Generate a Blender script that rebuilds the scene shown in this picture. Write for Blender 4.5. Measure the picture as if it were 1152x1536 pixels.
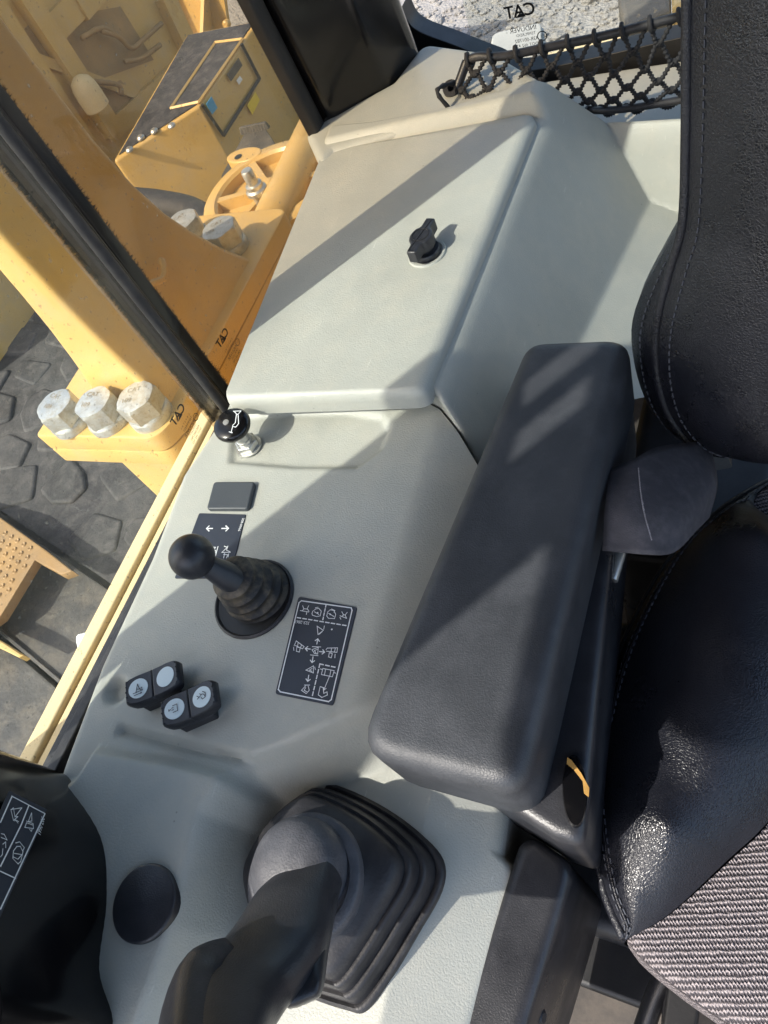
import bpy, math, random
import numpy as np
from mathutils import Vector, Matrix

random.seed(7)
for o in list(bpy.data.objects):
    bpy.data.objects.remove(o)
scene = bpy.context.scene
COL = scene.collection

# ------------------------------------------------------------------ camera
F_PX, W_PX, H_PX = 1130.0, 1152.0, 1536.0
RW = np.array([[0.8910458666, 0.1032428230, -0.4420160439],
               [0.3113667736, -0.8475896313, 0.4297005344],
               [-0.3302847194, -0.5205119945, -0.7873876222]])   # columns: image right, image down, forward
CAM = np.array([0.0, 0.0, 0.58])
cd = bpy.data.cameras.new("camera")
cam = bpy.data.objects.new("camera", cd)
COL.objects.link(cam)
m = Matrix.Identity(4)
for i in range(3):
    m[i][0] = RW[i][0]; m[i][1] = -RW[i][1]; m[i][2] = -RW[i][2]; m[i][3] = CAM[i]
cam.matrix_world = m
cd.sensor_fit = 'VERTICAL'; cd.sensor_height = 36.0; cd.sensor_width = 27.0
cd.lens = 36.0 * F_PX / H_PX
cd.clip_start = 0.02; cd.clip_end = 400
scene.camera = cam

# ------------------------------------------------------------------ light
SUN_AZ, SUN_EL = math.radians(36.5), math.radians(46)
SUN_D = Vector((math.sin(SUN_AZ) * math.cos(SUN_EL), math.cos(SUN_AZ) * math.cos(SUN_EL), -math.sin(SUN_EL)))
world = bpy.data.worlds.new("World"); scene.world = world; world.use_nodes = True
wn = world.node_tree.nodes; wl = world.node_tree.links
bg = wn["Background"]
sky = wn.new("ShaderNodeTexSky"); sky.sky_type = 'NISHITA'; sky.sun_disc = False
sky.sun_elevation = SUN_EL; sky.sun_rotation = SUN_AZ + math.pi
sky.air_density = 1.0; sky.dust_density = 3.0; sky.ozone_density = .9
wl.new(sky.outputs[0], bg.inputs[0]); bg.inputs[1].default_value = 0.15
sd = bpy.data.lights.new("sun", 'SUN'); sd.energy = 2.4; sd.angle = math.radians(0.55); sd.color = (1.0, 0.955, 0.88)
sun = bpy.data.objects.new("sun", sd); COL.objects.link(sun)
sun.rotation_euler = SUN_D.to_track_quat('-Z', 'Y').to_euler(); sun.location = (-3, -4, 6)
scene.view_settings.view_transform = 'Standard'; scene.view_settings.look = 'None'
scene.view_settings.gamma = 1.0; scene.view_settings.exposure = 1.38
scene.view_settings.use_curve_mapping = False
scene.render.resolution_x = 768; scene.render.resolution_y = 1024

# ------------------------------------------------------------------ helpers
def ray(px, py):
    v = RW @ np.array([px - W_PX / 2, py - H_PX / 2, F_PX]); return v / np.linalg.norm(v)
def U(px, py, z):                              # pixel -> point on the level z
    d = ray(px, py); return Vector(CAM + (z - CAM[2]) / d[2] * d)
def UP(px, py, P, n):                          # pixel -> point on a plane
    d = ray(px, py); P = np.array(P, float); n = np.array(n, float)
    return Vector(CAM + ((P - CAM) @ n) / (d @ n) * d)

def thing(name, label, cat, loc=(0, 0, 0), group=None):
    o = bpy.data.objects.new(name, None); COL.objects.link(o)
    o.location = loc; o.empty_display_size = 0.02
    o["label"] = label; o["category"] = cat
    if group: o["group"] = group
    return o
def wloc(o):
    p = Vector(o.location)
    while o.parent is not None:
        o = o.parent; p = Vector(o.location) if o.type == 'EMPTY' else p
    return p
def tag(o, label=None, cat=None, group=None, kind=None):
    if label: o["label"] = label
    if cat: o["category"] = cat
    if group: o["group"] = group
    if kind: o["kind"] = kind
    return o
def ob(name, verts, faces, mat, parent=None, smooth=True, angle=40, uvs=None, bevel=0, sub=0, solid=0):
    me = bpy.data.meshes.new(name)
    me.from_pydata([tuple(v) for v in verts], [], [tuple(f) for f in faces])
    me.validate(); me.update()
    if uvs is not None:
        uvl = me.uv_layers.new(name="UVMap")
        for lp in me.loops:
            uvl.data[lp.index].uv = uvs[lp.vertex_index]
    if smooth:
        me.polygons.foreach_set("use_smooth", [True] * len(me.polygons))
        if angle < 180: me.set_sharp_from_angle(angle=math.radians(angle))
    return link(name, me, mat, parent, bevel, sub, solid)
def link(name, me, mat, parent=None, bevel=0, sub=0, solid=0):
    if mat is not None and not me.materials: me.materials.append(mat)
    o = bpy.data.objects.new(name, me); COL.objects.link(o)
    if parent is not None:
        o.parent = parent
        root = parent
        while root.parent is not None: root = root.parent
        inv = Matrix.Translation(-Vector(root.location)) if root.type == 'EMPTY' else Matrix.Identity(4)
        o.matrix_parent_inverse = inv if parent is root else Matrix.Identity(4)
        if parent is not root:                  # the parent already sits in world coordinates
            o.matrix_parent_inverse = Matrix.Identity(4)
    if solid:
        md = o.modifiers.new("solid", 'SOLIDIFY'); md.thickness = solid; md.offset = 0
    if bevel:
        md = o.modifiers.new("bevel", 'BEVEL'); md.width = bevel; md.segments = 3; md.limit_method = 'ANGLE'
        md.angle_limit = math.radians(35)
        wnm = o.modifiers.new("wn", 'WEIGHTED_NORMAL'); wnm.keep_sharp = False
    if sub:
        md = o.modifiers.new("sub", 'SUBSURF'); md.levels = sub; md.render_levels = sub
    return o

class MB:
    """collects pieces of one part"""
    def __init__(s): s.v = []; s.f = []
    def add(s, vf):
        n = len(s.v); s.v += [Vector(p) for p in vf[0]]; s.f += [tuple(i + n for i in q) for q in vf[1]]; return s
    def ob(s, name, mat, parent=None, **k): return ob(name, s.v, s.f, mat, parent, **k)

def box(x0, x1, y0, y1, z0, z1):
    v = [(x, y, z) for z in (z0, z1) for y in (y0, y1) for x in (x0, x1)]
    return v, [(0, 2, 3, 1), (4, 5, 7, 6), (0, 1, 5, 4), (2, 6, 7, 3), (0, 4, 6, 2), (1, 3, 7, 5)]
def basis(axis):
    a = Vector(axis).normalized(); t = Vector((0, 0, 1)) if abs(a.z) < .9 else Vector((1, 0, 0))
    u = a.cross(t).normalized(); w = a.cross(u); return u, w, a
def loft(rings, cap0=True, cap1=True, closed=True):
    n = len(rings[0]); v = []; f = []
    for r in rings: v += list(r)
    for i in range(len(rings) - 1):
        for j in range(n if closed else n - 1):
            k = (j + 1) % n
            f.append((i * n + j, i * n + k, (i + 1) * n + k, (i + 1) * n + j))
    if closed and cap0: f.append(tuple(range(n - 1, -1, -1)))
    if closed and cap1: f.append(tuple(range((len(rings) - 1) * n, len(rings) * n)))
    return v, f
def lathe(prof, origin, axis=(0, 0, 1), n=32, cap0=True, cap1=True):
    u, w, a = basis(axis); o = Vector(origin)
    rings = [[o + a * h + (u * math.cos(t) + w * math.sin(t)) * r for t in [2 * math.pi * k / n for k in range(n)]] for r, h in prof]
    return loft([r[::-1] for r in rings] if False else rings, cap0, cap1)
def catmull(P, n=8, closed=False):
    P = [Vector(p) for p in P]; out = []; N = len(P)
    seg = N if closed else N - 1
    for i in range(seg):
        p0 = P[(i - 1) % N] if closed or i > 0 else P[0] * 2 - P[1]
        p1 = P[i]; p2 = P[(i + 1) % N]
        p3 = P[(i + 2) % N] if closed or i + 2 < N else P[-1] * 2 - P[-2]
        for k in range(n):
            t = k / n
            out.append(0.5 * ((2 * p1) + (p2 - p0) * t + (2 * p0 - 5 * p1 + 4 * p2 - p3) * t * t + (3 * p1 - p0 - 3 * p2 + p3) * t ** 3))
    if not closed: out.append(P[-1])
    return out
def tube(path, r, n=8, rfun=None, caps=True):
    path = [Vector(p) for p in path]; rings = []; up = None
    for i, p in enumerate(path):
        a = (path[min(i + 1, len(path) - 1)] - path[max(i - 1, 0)]).normalized()
        if up is None: up = basis(a)[0]
        up = (up - a * up.dot(a)).normalized(); w = a.cross(up)
        rr = rfun(i / (len(path) - 1)) if rfun else r
        rings.append([p + (up * math.cos(2 * math.pi * k / n) + w * math.sin(2 * math.pi * k / n)) * rr for k in range(n)])
    return loft(rings, caps, caps)
def round_poly(P, r, seg=5):
    """2-D polygon with rounded corners (list of (x,y)); r scalar or list"""
    out = []; n = len(P)
    for i in range(n):
        p = Vector(P[i]); a = Vector(P[i - 1]) - p; b = Vector(P[(i + 1) % n]) - p
        rr = r[i] if isinstance(r, (list, tuple)) else r
        la, lb = a.length, b.length; a /= la; b /= lb
        ang = math.acos(max(-1, min(1, a.dot(b))))
        t = min(rr / math.tan(ang / 2), la * .48, lb * .48) if ang < 3.1 else 0
        s = p + a * t; e = p + b * t
        for k in range(seg + 1):
            q = k / seg
            out.append(s * (1 - q) ** 2 + p * 2 * q * (1 - q) + e * q * q)
    return out
def area2(P): return sum(P[i - 1][0] * P[i][1] - P[i][0] * P[i - 1][1] for i in range(len(P)))
def inset(P, d):
    n = len(P); s = 1 if area2(P) > 0 else -1; out = []
    for i in range(n):
        e1 = (Vector(P[i]) - Vector(P[i - 1])); e2 = (Vector(P[(i + 1) % n]) - Vector(P[i]))
        if e1.length < 1e-9: e1 = e2
        if e2.length < 1e-9: e2 = e1
        n1 = Vector((-e1.y, e1.x)).normalized(); n2 = Vector((-e2.y, e2.x)).normalized()
        nn = (n1 + n2); nn = nn / max(.3, nn.length_squared) * 2 if nn.length > 1e-6 else n1
        out.append(Vector(P[i]) + nn * (d * s))
    return out
def slab(P, z0, z1, bev=.004, seg=4, bot=True, zf=None, rad=None, rs=5):
    """rounded slab over a 2-D outline; top edge rounded by bev; rad rounds the corners of a sharp outline"""
    P = [Vector((p[0], p[1])) for p in P]
    if area2(P) < 0:
        P = P[::-1]
        if isinstance(rad, (list, tuple)): rad = rad[::-1]
    def ringat(d):
        q = inset(P, d) if d > 1e-7 else P
        if rad is None: return q
        rl = rad if isinstance(rad, (list, tuple)) else [rad] * len(P)
        return round_poly(q, [max(.0006, r - d) for r in rl], rs)
    rings = [[(p.x, p.y, z0) for p in ringat(0)]]
    for k in range(seg + 1):
        t = math.pi / 2 * k / seg
        rings.append([(p.x, p.y, z1 - bev * (1 - math.sin(t))) for p in ringat(bev * (1 - math.cos(t)))])
    top = ringat(bev * 1.3)
    rings.append([(p.x, p.y, z1) for p in top])
    v, f = loft(rings, bot, True)
    if zf: v = [(p[0], p[1], p[2] + zf(p[0], p[1])) for p in v]
    return v, f
def sm(a, b, x):
    t = max(0., min(1., (x - a) / (b - a))); return t * t * (3 - 2 * t)
def smin(a, b, k):
    h = max(0., min(1., .5 + .5 * (b - a) / k)); return b * (1 - h) + a * h - k * h * (1 - h)
def smax(a, b, k): return -smin(-a, -b, k)
def sdline(p, a, b):
    """signed distance to the infinite line a->b, positive on its right"""
    d = Vector((b[0] - a[0], b[1] - a[1])).normalized(); return (p[0] - a[0]) * d.y - (p[1] - a[1]) * d.x
def sdseg(p, pts):
    best = 9
    for a, b in zip(pts[:-1], pts[1:]):
        ax, ay, bx, by = a[0], a[1], b[0], b[1]; dx, dy = bx - ax, by - ay
        t = max(0, min(1, ((p[0] - ax) * dx + (p[1] - ay) * dy) / (dx * dx + dy * dy)))
        best = min(best, math.hypot(p[0] - ax - t * dx, p[1] - ay - t * dy))
    return best
def sdpoly(p, P):
    d = sdseg(p, list(P) + [P[0]]); ins = False; n = len(P)
    for i in range(n):
        a, b = P[i - 1], P[i]
        if (a[1] > p[1]) != (b[1] > p[1]) and p[0] < (b[0] - a[0]) * (p[1] - a[1]) / (b[1] - a[1]) + a[0]: ins = not ins
    return -d if ins else d
def xy(px, py, z): q = U(px, py, z); return (q.x, q.y)
def grid_faces(nu, nv):
    return [(j * nu + i, j * nu + i + 1, (j + 1) * nu + i + 1, (j + 1) * nu + i) for j in range(nv - 1) for i in range(nu - 1)]
def interp(x, xs, ys): return float(np.interp(x, xs, ys))

def strokes(lines, w, place, n, lift=.0004, close=False):
    """flat painted lines; place maps 2-D drawing coords to a point, n is the surface normal"""
    mb = MB(); n = Vector(n).normalized(); k = 0
    for L in lines:
        pts = [place(*p) for p in L]
        for a, b in zip(pts[:-1], pts[1:]):
            d = b - a
            if d.length < 1e-6: continue
            d.normalize(); s = n.cross(d) * (w / 2); e = d * (w * .45); up = n * (lift + (k % 12) * .00002); k += 1
            mb.add(([a - e - s + up, b + e - s + up, b + e + s + up, a - e + s + up], [(0, 1, 2, 3)]))
    return mb
def text_vf(s, origin, xd, yd, size, bold=0.0, up=None, spacing=1.0):
    cu = bpy.data.curves.new("t", 'FONT'); cu.body = s; cu.size = 1.0; cu.offset = bold; cu.space_character = spacing
    cu.resolution_u = 3
    o = bpy.data.objects.new("t", cu); COL.objects.link(o)
    dg = bpy.context.evaluated_depsgraph_get(); dg.update()
    me = bpy.data.meshes.new_from_object(o.evaluated_get(dg))
    xd = Vector(xd).normalized(); yd = Vector(yd); yd = (yd - xd * yd.dot(xd)).normalized()
    v = [Vector(origin) + xd * (p.co.x * size) + yd * (p.co.y * size) for p in me.vertices]
    f = [tuple(p.vertices) for p in me.polygons]
    bpy.data.objects.remove(o); bpy.data.curves.remove(cu); bpy.data.meshes.remove(me)
    return v, f

# ------------------------------------------------------------------ materials
def mat(name): 
    mt = bpy.data.materials.new(name); mt.use_nodes = True
    return mt, mt.node_tree.nodes, mt.node_tree.links, mt.node_tree.nodes["Principled BSDF"]
def N(nodes, t, **k):
    n = nodes.new("ShaderNode" + t)
    for a, b in k.items():
        if a.startswith("i_"):
            key = a[2:].replace("_", " ")
            n.inputs[int(key) if key.isdigit() else key].default_value = b
        else: setattr(n, a, b)
    return n
def ramp(nodes, stops):
    r = nodes.new("ShaderNodeValToRGB"); el = r.color_ramp.elements
    while len(el) < len(stops): el.new(.5)
    for e, (p, c) in zip(el, stops):
        e.position = p; e.color = (c, c, c, 1) if isinstance(c, (int, float)) else (*c, 1)
    return r
def surf(name, base, rough, grain=400, bump=.1, var=.12, vscale=9, dust=None, dust_amt=.35, specks=0, grain_kind='NOISE', spec=.5, metal=0, rvar=.12, dist=.0008, scratches=0, coat=0):
    """general worn surface: colour blotches, grain relief, roughness variation, optional dust in patches"""
    mt, n, l, b = mat(name)
    tc = N(n, "TexCoord")
    big = N(n, "TexNoise", i_Scale=vscale, i_Detail=6.0, i_Roughness=.62); l.new(tc.outputs["Object"], big.inputs["Vector"])
    lo = tuple(c * (1 - var) for c in base); hi = tuple(min(1, c * (1 + var)) for c in base)
    cr = ramp(n, [(.3, lo), (.7, hi)]); l.new(big.outputs["Fac"], cr.inputs[0])
    col = cr.outputs[0]
    if dust:
        dn = N(n, "TexNoise", i_Scale=vscale * 2.3, i_Detail=9.0, i_Roughness=.7); l.new(tc.outputs["Object"], dn.inputs["Vector"])
        dr = ramp(n, [(.45, 0.), (.75, dust_amt)]); l.new(dn.outputs["Fac"], dr.inputs[0])
        mx = N(n, "MixRGB"); mx.inputs[2].default_value = (*dust, 1)
        l.new(dr.outputs[0], mx.inputs[0]); l.new(col, mx.inputs[1]); col = mx.outputs[0]
    if specks:
        vs = N(n, "TexVoronoi", i_Scale=55.0, i_Randomness=1.0); l.new(tc.outputs["Object"], vs.inputs["Vector"])
        sr = ramp(n, [(.035, specks), (.07, 0.)]); l.new(vs.outputs["Distance"], sr.inputs[0])
        gate = N(n, "TexNoise", i_Scale=23.0, i_Detail=2.0); l.new(tc.outputs["Object"], gate.inputs["Vector"])
        gr = ramp(n, [(.5, 0.), (.62, 1.)]); l.new(gate.outputs["Fac"], gr.inputs[0])
        mg = N(n, "Math", operation='MULTIPLY'); l.new(sr.outputs[0], mg.inputs[0]); l.new(gr.outputs[0], mg.inputs[1])
        mx = N(n, "MixRGB"); mx.inputs[2].default_value = (*[c * .35 for c in base], 1)
        l.new(mg.outputs[0], mx.inputs[0]); l.new(col, mx.inputs[1]); col = mx.outputs[0]
    if scratches:
        sn = N(n, "TexNoise", i_Scale=1.0, i_Detail=3.0)
        mp = N(n, "Mapping"); mp.inputs["Scale"].default_value = (260, 30, 60); mp.inputs["Rotation"].default_value = (0, 0, .7)
        l.new(tc.outputs["Object"], mp.inputs[0]); l.new(mp.outputs[0], sn.inputs["Vector"])
        sr = ramp(n, [(.70, 0.), (.76, scratches)]); l.new(sn.outputs["Fac"], sr.inputs[0])
        mx = N(n, "MixRGB"); mx.inputs[2].default_value = (*[min(1, c * 1.5 + .03) for c in base], 1)
        l.new(sr.outputs[0], mx.inputs[0]); l.new(col, mx.inputs[1]); col = mx.outputs[0]
    l.new(col, b.inputs["Base Color"])
    rr = ramp(n, [(.3, max(.02, rough - rvar)), (.7, min(1, rough + rvar))]); l.new(big.outputs["Fac"], rr.inputs[0]); l.new(rr.outputs[0], b.inputs["Roughness"])
    b.inputs["Metallic"].default_value = metal; b.inputs["Specular IOR Level"].default_value = spec
    if coat: b.inputs["Coat Weight"].default_value = coat; b.inputs["Coat Roughness"].default_value = .12
    if bump:
        if grain_kind == 'VORONOI':
            g = N(n, "TexVoronoi", feature='DISTANCE_TO_EDGE', i_Scale=grain); out = g.outputs["Distance"]
            wob = N(n, "TexNoise", i_Scale=grain * .6, i_Detail=2.0); l.new(tc.outputs["Object"], wob.inputs["Vector"])
            ad = N(n, "MixRGB", blend_type='ADD'); ad.inputs[0].default_value = .004
            l.new(tc.outputs["Object"], ad.inputs[1]); l.new(wob.outputs["Color"], ad.inputs[2]); l.new(ad.outputs[0], g.inputs["Vector"])
            rg = ramp(n, [(.0, 0.), (.25, 1.)]); l.new(out, rg.inputs[0]); out = rg.outputs[0]
        else:
            g = N(n, "TexNoise", i_Scale=grain, i_Detail=2.5); out = g.outputs["Fac"]; l.new(tc.outputs["Object"], g.inputs["Vector"])
        bp = N(n, "Bump"); bp.inputs["Strength"].default_value = bump; bp.inputs["Distance"].default_value = dist
        l.new(out, bp.inputs["Height"]); l.new(bp.outputs[0], b.inputs["Normal"])
    return mt

M = {}
M['console'] = surf('console_plastic', (.405, .412, .368), .48, grain=600, bump=.6, var=.06, vscale=12, dust=(.50, .48, .40), dust_amt=.5, dist=.0006, scratches=.4, specks=.55)
M['blackpl'] = surf('black_plastic', (.020, .021, .025), .35, grain=800, bump=.4, var=.2, vscale=10, dust=(.10, .10, .11), dust_amt=.22, dist=.0006)
M['armrest'] = surf('armrest_vinyl', (.032, .035, .040), .46, grain=420, bump=.22, var=.25, vscale=8, dust=(.10, .105, .115), dust_amt=.4, grain_kind='VORONOI', dist=.0005)
M['leather'] = surf('seat_leather', (.0085, .0095, .014), .31, grain=430, bump=.34, var=.3, vscale=10, dust=(.05, .05, .06), dust_amt=.15, grain_kind='VORONOI', dist=.0007)
M['rubber'] = surf('rubber', (.020, .020, .023), .5, grain=500, bump=.3, var=.25, vscale=20, dust=(.13, .12, .11), dust_amt=.3)
M['dirtyrubber'] = surf('dusty_rubber', (.016, .015, .015), .6, grain=400, bump=.3, var=.3, vscale=25, dust=(.22, .17, .105), dust_amt=.75)
M['glossblack'] = surf('gloss_black_trim', (.0035, .0035, .0042), .17, grain=90, bump=.04, var=.2, vscale=8, dust=(.04, .035, .03), dust_amt=.3, rvar=.06)
M['matteblack'] = surf('matte_black_metal', (.008, .008, .009), .5, grain=300, bump=.15, var=.2, dust=(.05, .045, .04), dust_amt=.3)
M['decal'] = surf('decal_vinyl', (.030, .036, .050), .38, grain=900, bump=.1, var=.12, vscale=20)
M['white'] = surf('white_print', (.78, .80, .80), .5, bump=0, var=.04)
M['darkprint'] = surf('dark_print', (.010, .010, .010), .5, bump=0, var=.05)
M['icon'] = surf('icon_disc', (.62, .72, .74), .35, bump=0, var=.05)
M['iconink'] = surf('icon_ink', (.03, .03, .04), .5, bump=0, var=.05)
M['yellow'] = surf('machine_yellow', (.58, .375, .115), .38, grain=160, bump=.12, var=.07, vscale=5, dust=(.44, .35, .22), dust_amt=.6, dist=.0008)
M['yellowpale'] = surf('machine_cream', (.72, .56, .30), .5, grain=160, bump=.12, var=.06, vscale=6, dust=(.55, .45, .30), dust_amt=.6, scratches=.2)
M['zinc'] = surf('zinc_plate', (.58, .58, .55), .34, grain=200, bump=.2, var=.12, vscale=40, metal=.75, dust=(.40, .36, .28), dust_amt=.6)
M['boltsteel'] = surf('bolt_steel', (.50, .51, .49), .42, grain=120, bump=.3, var=.15, vscale=45, metal=.55, dust=(.36, .30, .20), dust_amt=.85)
M['antislip'] = surf('antislip_black', (.030, .032, .040), .7, grain=260, bump=.8, var=.3, vscale=12, dust=(.16, .15, .15), dust_amt=.6)
M['greypl'] = surf('grey_plastic', (.058, .066, .074), .45, grain=800, bump=.2, var=.15)
M['ydirtshade'] = surf('dirty_shaded_yellow', (.32, .19, .07), .6, grain=60, bump=.3, var=.3, vscale=4, dust=(.22, .16, .10), dust_amt=.6)  # step's shade put into the base colour, with dirt over it
M['capwhite'] = surf('cap_plastic', (.42, .40, .36), .55, grain=200, bump=.1, var=.1)
M['fray'] = surf('frayed_thread', (.34, .33, .35), .9, bump=0, var=.2, vscale=90)
M['tyre'] = surf('tyre_rubber', (.034, .033, .033), .75, grain=90, bump=.5, var=.4, vscale=9, dust=(.11, .10, .09), dust_amt=.8, dist=.004)
M['dustyblack'] = surf('dusty_black_plastic', (.070, .072, .082), .5, grain=600, bump=.5, var=.2, vscale=25, dust=(.16, .16, .17), dust_amt=.5)
M['stamp'] = surf('stamp_grime', (.26, .21, .14), .7, bump=0, var=.3, vscale=60)
M['steel'] = surf('track_steel', (.055, .052, .048), .62, grain=60, bump=.6, var=.45, vscale=6, dust=(.16, .135, .10), dust_amt=.75, dist=.004)
M['cord'] = surf('net_cord', (.016, .016, .018), .75, grain=900, bump=.6, var=.3, vscale=60)
M['web'] = surf('belt_webbing', (.050, .049, .058), .8, grain=900, bump=.5, var=.2, vscale=30, dust=(.16, .15, .16), dust_amt=.4)
M['thread'] = surf('stitch_thread', (.05, .055, .07), .7, bump=0, var=.1)
M['floor'] = surf('floor_mat', (.06, .052, .045), .75, grain=120, bump=.5, var=.3, vscale=7, dust=(.16, .13, .10), dust_amt=.6)
M['blue'] = surf('blue_sticker', (.05, .32, .55), .4, bump=0, var=.05)
M['yelstick'] = surf('yellow_sticker', (.80, .58, .03), .4, bump=0, var=.08)
M['orange'] = surf('orange_sticker', (.40, .22, .05), .6, bump=0, var=.3, vscale=90)
M['red'] = surf('red_plastic', (.35, .02, .02), .4, bump=0)
M['brush'] = surf('brush_seal', (.012, .012, .014), .95, bump=0, var=.3)

def make_glass(name, tint, dust):
    mt, n, l, b = mat(name); n.remove(b); out = n["Material Output"]
    tr = N(n, "BsdfTransparent"); tr.inputs[0].default_value = (*tint, 1)
    gl = N(n, "BsdfGlossy"); gl.inputs["Roughness"].default_value = .02
    fc = N(n, "LayerWeight"); fc.inputs["Blend"].default_value = .5
    pw = N(n, "Math", operation='POWER'); l.new(fc.outputs["Facing"], pw.inputs[0]); pw.inputs[1].default_value = 4.5
    fr = N(n, "Math", operation='MULTIPLY_ADD'); l.new(pw.outputs[0], fr.inputs[0]); fr.inputs[1].default_value = .6; fr.inputs[2].default_value = .03
    m1 = N(n, "MixShader"); l.new(fr.outputs[0], m1.inputs[0]); l.new(tr.outputs[0], m1.inputs[1]); l.new(gl.outputs[0], m1.inputs[2])
    df = N(n, "BsdfDiffuse"); df.inputs[0].default_value = (.5, .44, .34, 1)
    tc = N(n, "TexCoord"); nz = N(n, "TexNoise", i_Scale=9.0, i_Detail=8.0, i_Roughness=.7); l.new(tc.outputs["Object"], nz.inputs["Vector"])
    sp = N(n, "TexNoise", i_Scale=170.0, i_Detail=1.0); l.new(tc.outputs["Object"], sp.inputs["Vector"])
    r1 = ramp(n, [(.35, dust * .5), (.75, dust * 1.6)]); l.new(nz.outputs["Fac"], r1.inputs[0])
    r2 = ramp(n, [(.70, 0.), (.78, .35)]); l.new(sp.outputs["Fac"], r2.inputs[0])
    ad = N(n, "Math", operation='ADD'); l.new(r1.outputs[0], ad.inputs[0]); l.new(r2.outputs[0], ad.inputs[1])
    m2 = N(n, "MixShader"); l.new(ad.outputs[0], m2.inputs[0]); l.new(m1.outputs[0], m2.inputs[1]); l.new(df.outputs[0], m2.inputs[2])
    l.new(m2.outputs[0], out.inputs[0]); return mt
M['glass'] = make_glass('window_glass', (.93, .95, .93), .05)
M['glass2'] = make_glass('window_glass_rear', (.86, .805, .71), .07)

def make_fabric():
    mt, n, l, b = mat('knit_fabric')
    uv = N(n, "UVMap"); sp = N(n, "SeparateXYZ")
    wz = N(n, "TexNoise", i_Scale=220.0, i_Detail=2.0); l.new(uv.outputs[0], wz.inputs["Vector"])
    ad = N(n, "MixRGB", blend_type='ADD'); ad.inputs[0].default_value = .0030
    l.new(uv.outputs[0], ad.inputs[1]); l.new(wz.outputs["Color"], ad.inputs[2]); l.new(ad.outputs[0], sp.inputs[0])
    def mth(op, a, bb=None, c=None):
        q = N(n, "Math", operation=op)
        for i, s in enumerate((a, bb, c)):
            if s is None: continue
            if isinstance(s, (int, float)): q.inputs[i].default_value = s
            else: l.new(s, q.inputs[i])
        return q.outputs[0]
    u, v = sp.outputs[0], sp.outputs[1]
    uu = mth('MULTIPLY', u, 1 / .0028); vv = mth('MULTIPLY', v, 1 / .0045)
    zig = mth('PINGPONG', uu, .5)
    row = mth('ADD', vv, mth('MULTIPLY', zig, .65))
    s1 = mth('SINE', mth('MULTIPLY', row, 2 * math.pi))
    s2 = mth('SINE', mth('MULTIPLY', mth('ADD', uu, mth('MULTIPLY', vv, .5)), 2 * math.pi))
    h = mth('ADD', mth('MULTIPLY', s1, .65), mth('MULTIPLY', s2, .35))
    r = ramp(n, [(.30, (.060, .055, .062)), (.78, (.36, .32, .325))])
    l.new(mth('MULTIPLY_ADD', h, .5, .5), r.inputs[0]); l.new(r.outputs[0], b.inputs["Base Color"])
    b.inputs["Roughness"].default_value = .95; b.inputs["Specular IOR Level"].default_value = .1
    bp = N(n, "Bump"); bp.inputs["Strength"].default_value = .9; bp.inputs["Distance"].default_value = .0016
    l.new(h, bp.inputs["Height"]); l.new(bp.outputs[0], b.inputs["Normal"])
    return mt
M['fabric'] = make_fabric()
def make_gravel():
    mt, n, l, b = mat('gravel_ground'); tc = N(n, "TexCoord")
    v1 = N(n, "TexVoronoi", i_Scale=22.0); v2 = N(n, "TexVoronoi", i_Scale=60.0); nz = N(n, "TexNoise", i_Scale=1.1, i_Detail=8.0)
    for q in (v1, v2, nz): l.new(tc.outputs["Object"], q.inputs["Vector"])
    r = ramp(n, [(.25, (.20, .185, .165)), (.75, (.33, .31, .28))])
    mx = N(n, "MixRGB"); mx.inputs[0].default_value = .45; l.new(v1.outputs["Color"], mx.inputs[1]); l.new(v2.outputs["Color"], mx.inputs[2])
    bw = N(n, "RGBToBW"); l.new(mx.outputs[0], bw.inputs[0])
    ad = N(n, "MixRGB"); ad.inputs[0].default_value = .5; l.new(bw.outputs[0], ad.inputs[1]); l.new(nz.outputs["Fac"], ad.inputs[2])
    l.new(ad.outputs[0], r.inputs[0]); l.new(r.outputs[0], b.inputs["Base Color"]); b.inputs["Roughness"].default_value = .9
    bp = N(n, "Bump"); bp.inputs["Strength"].default_value = .5; bp.inputs["Distance"].default_value = .02
    s = N(n, "Math", operation='ADD'); l.new(v1.outputs["Distance"], s.inputs[0]); l.new(v2.outputs["Distance"], s.inputs[1])
    l.new(s.outputs[0], bp.inputs["Height"]); l.new(bp.outputs[0], b.inputs["Normal"]); return mt
M['gravel'] = make_gravel()

# ================================================================== SETTING
GZ = -1.75
g = ob('ground', [(-150, -150, GZ), (150, -150, GZ), (150, 150, GZ), (-150, 150, GZ)], [(0, 1, 2, 3)], M['gravel'], smooth=False)
g["kind"] = "structure"
# loose stones lying on the ground
def stone(c, s, rng):
    ic = [(0, 0, 1), (.89, 0, .45), (.28, .85, .45), (-.72, .53, .45), (-.72, -.53, .45), (.28, -.85, .45), (.72, .53, -.45), (-.28, .85, -.45), (-.89, 0, -.45), (-.28, -.85, -.45), (.72, -.53, -.45), (0, 0, -1)]
    fc = [(0, 1, 2), (0, 2, 3), (0, 3, 4), (0, 4, 5), (0, 5, 1), (1, 6, 2), (2, 7, 3), (3, 8, 4), (4, 9, 5), (5, 10, 1), (6, 7, 2), (7, 8, 3), (8, 9, 4), (9, 10, 5), (10, 6, 1), (11, 7, 6), (11, 8, 7), (11, 9, 8), (11, 10, 9), (11, 6, 10)]
    a = rng.random() * 6.28
    v = []
    for x, y, z in ic:
        q = rng.uniform(.7, 1.2)
        v.append((c[0] + (x * math.cos(a) - y * math.sin(a)) * s * q, c[1] + (x * math.sin(a) + y * math.cos(a)) * s * q * .8, c[2] + z * s * q * .6))
    return v, fc
rng = random.Random(3); mb = MB()
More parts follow.
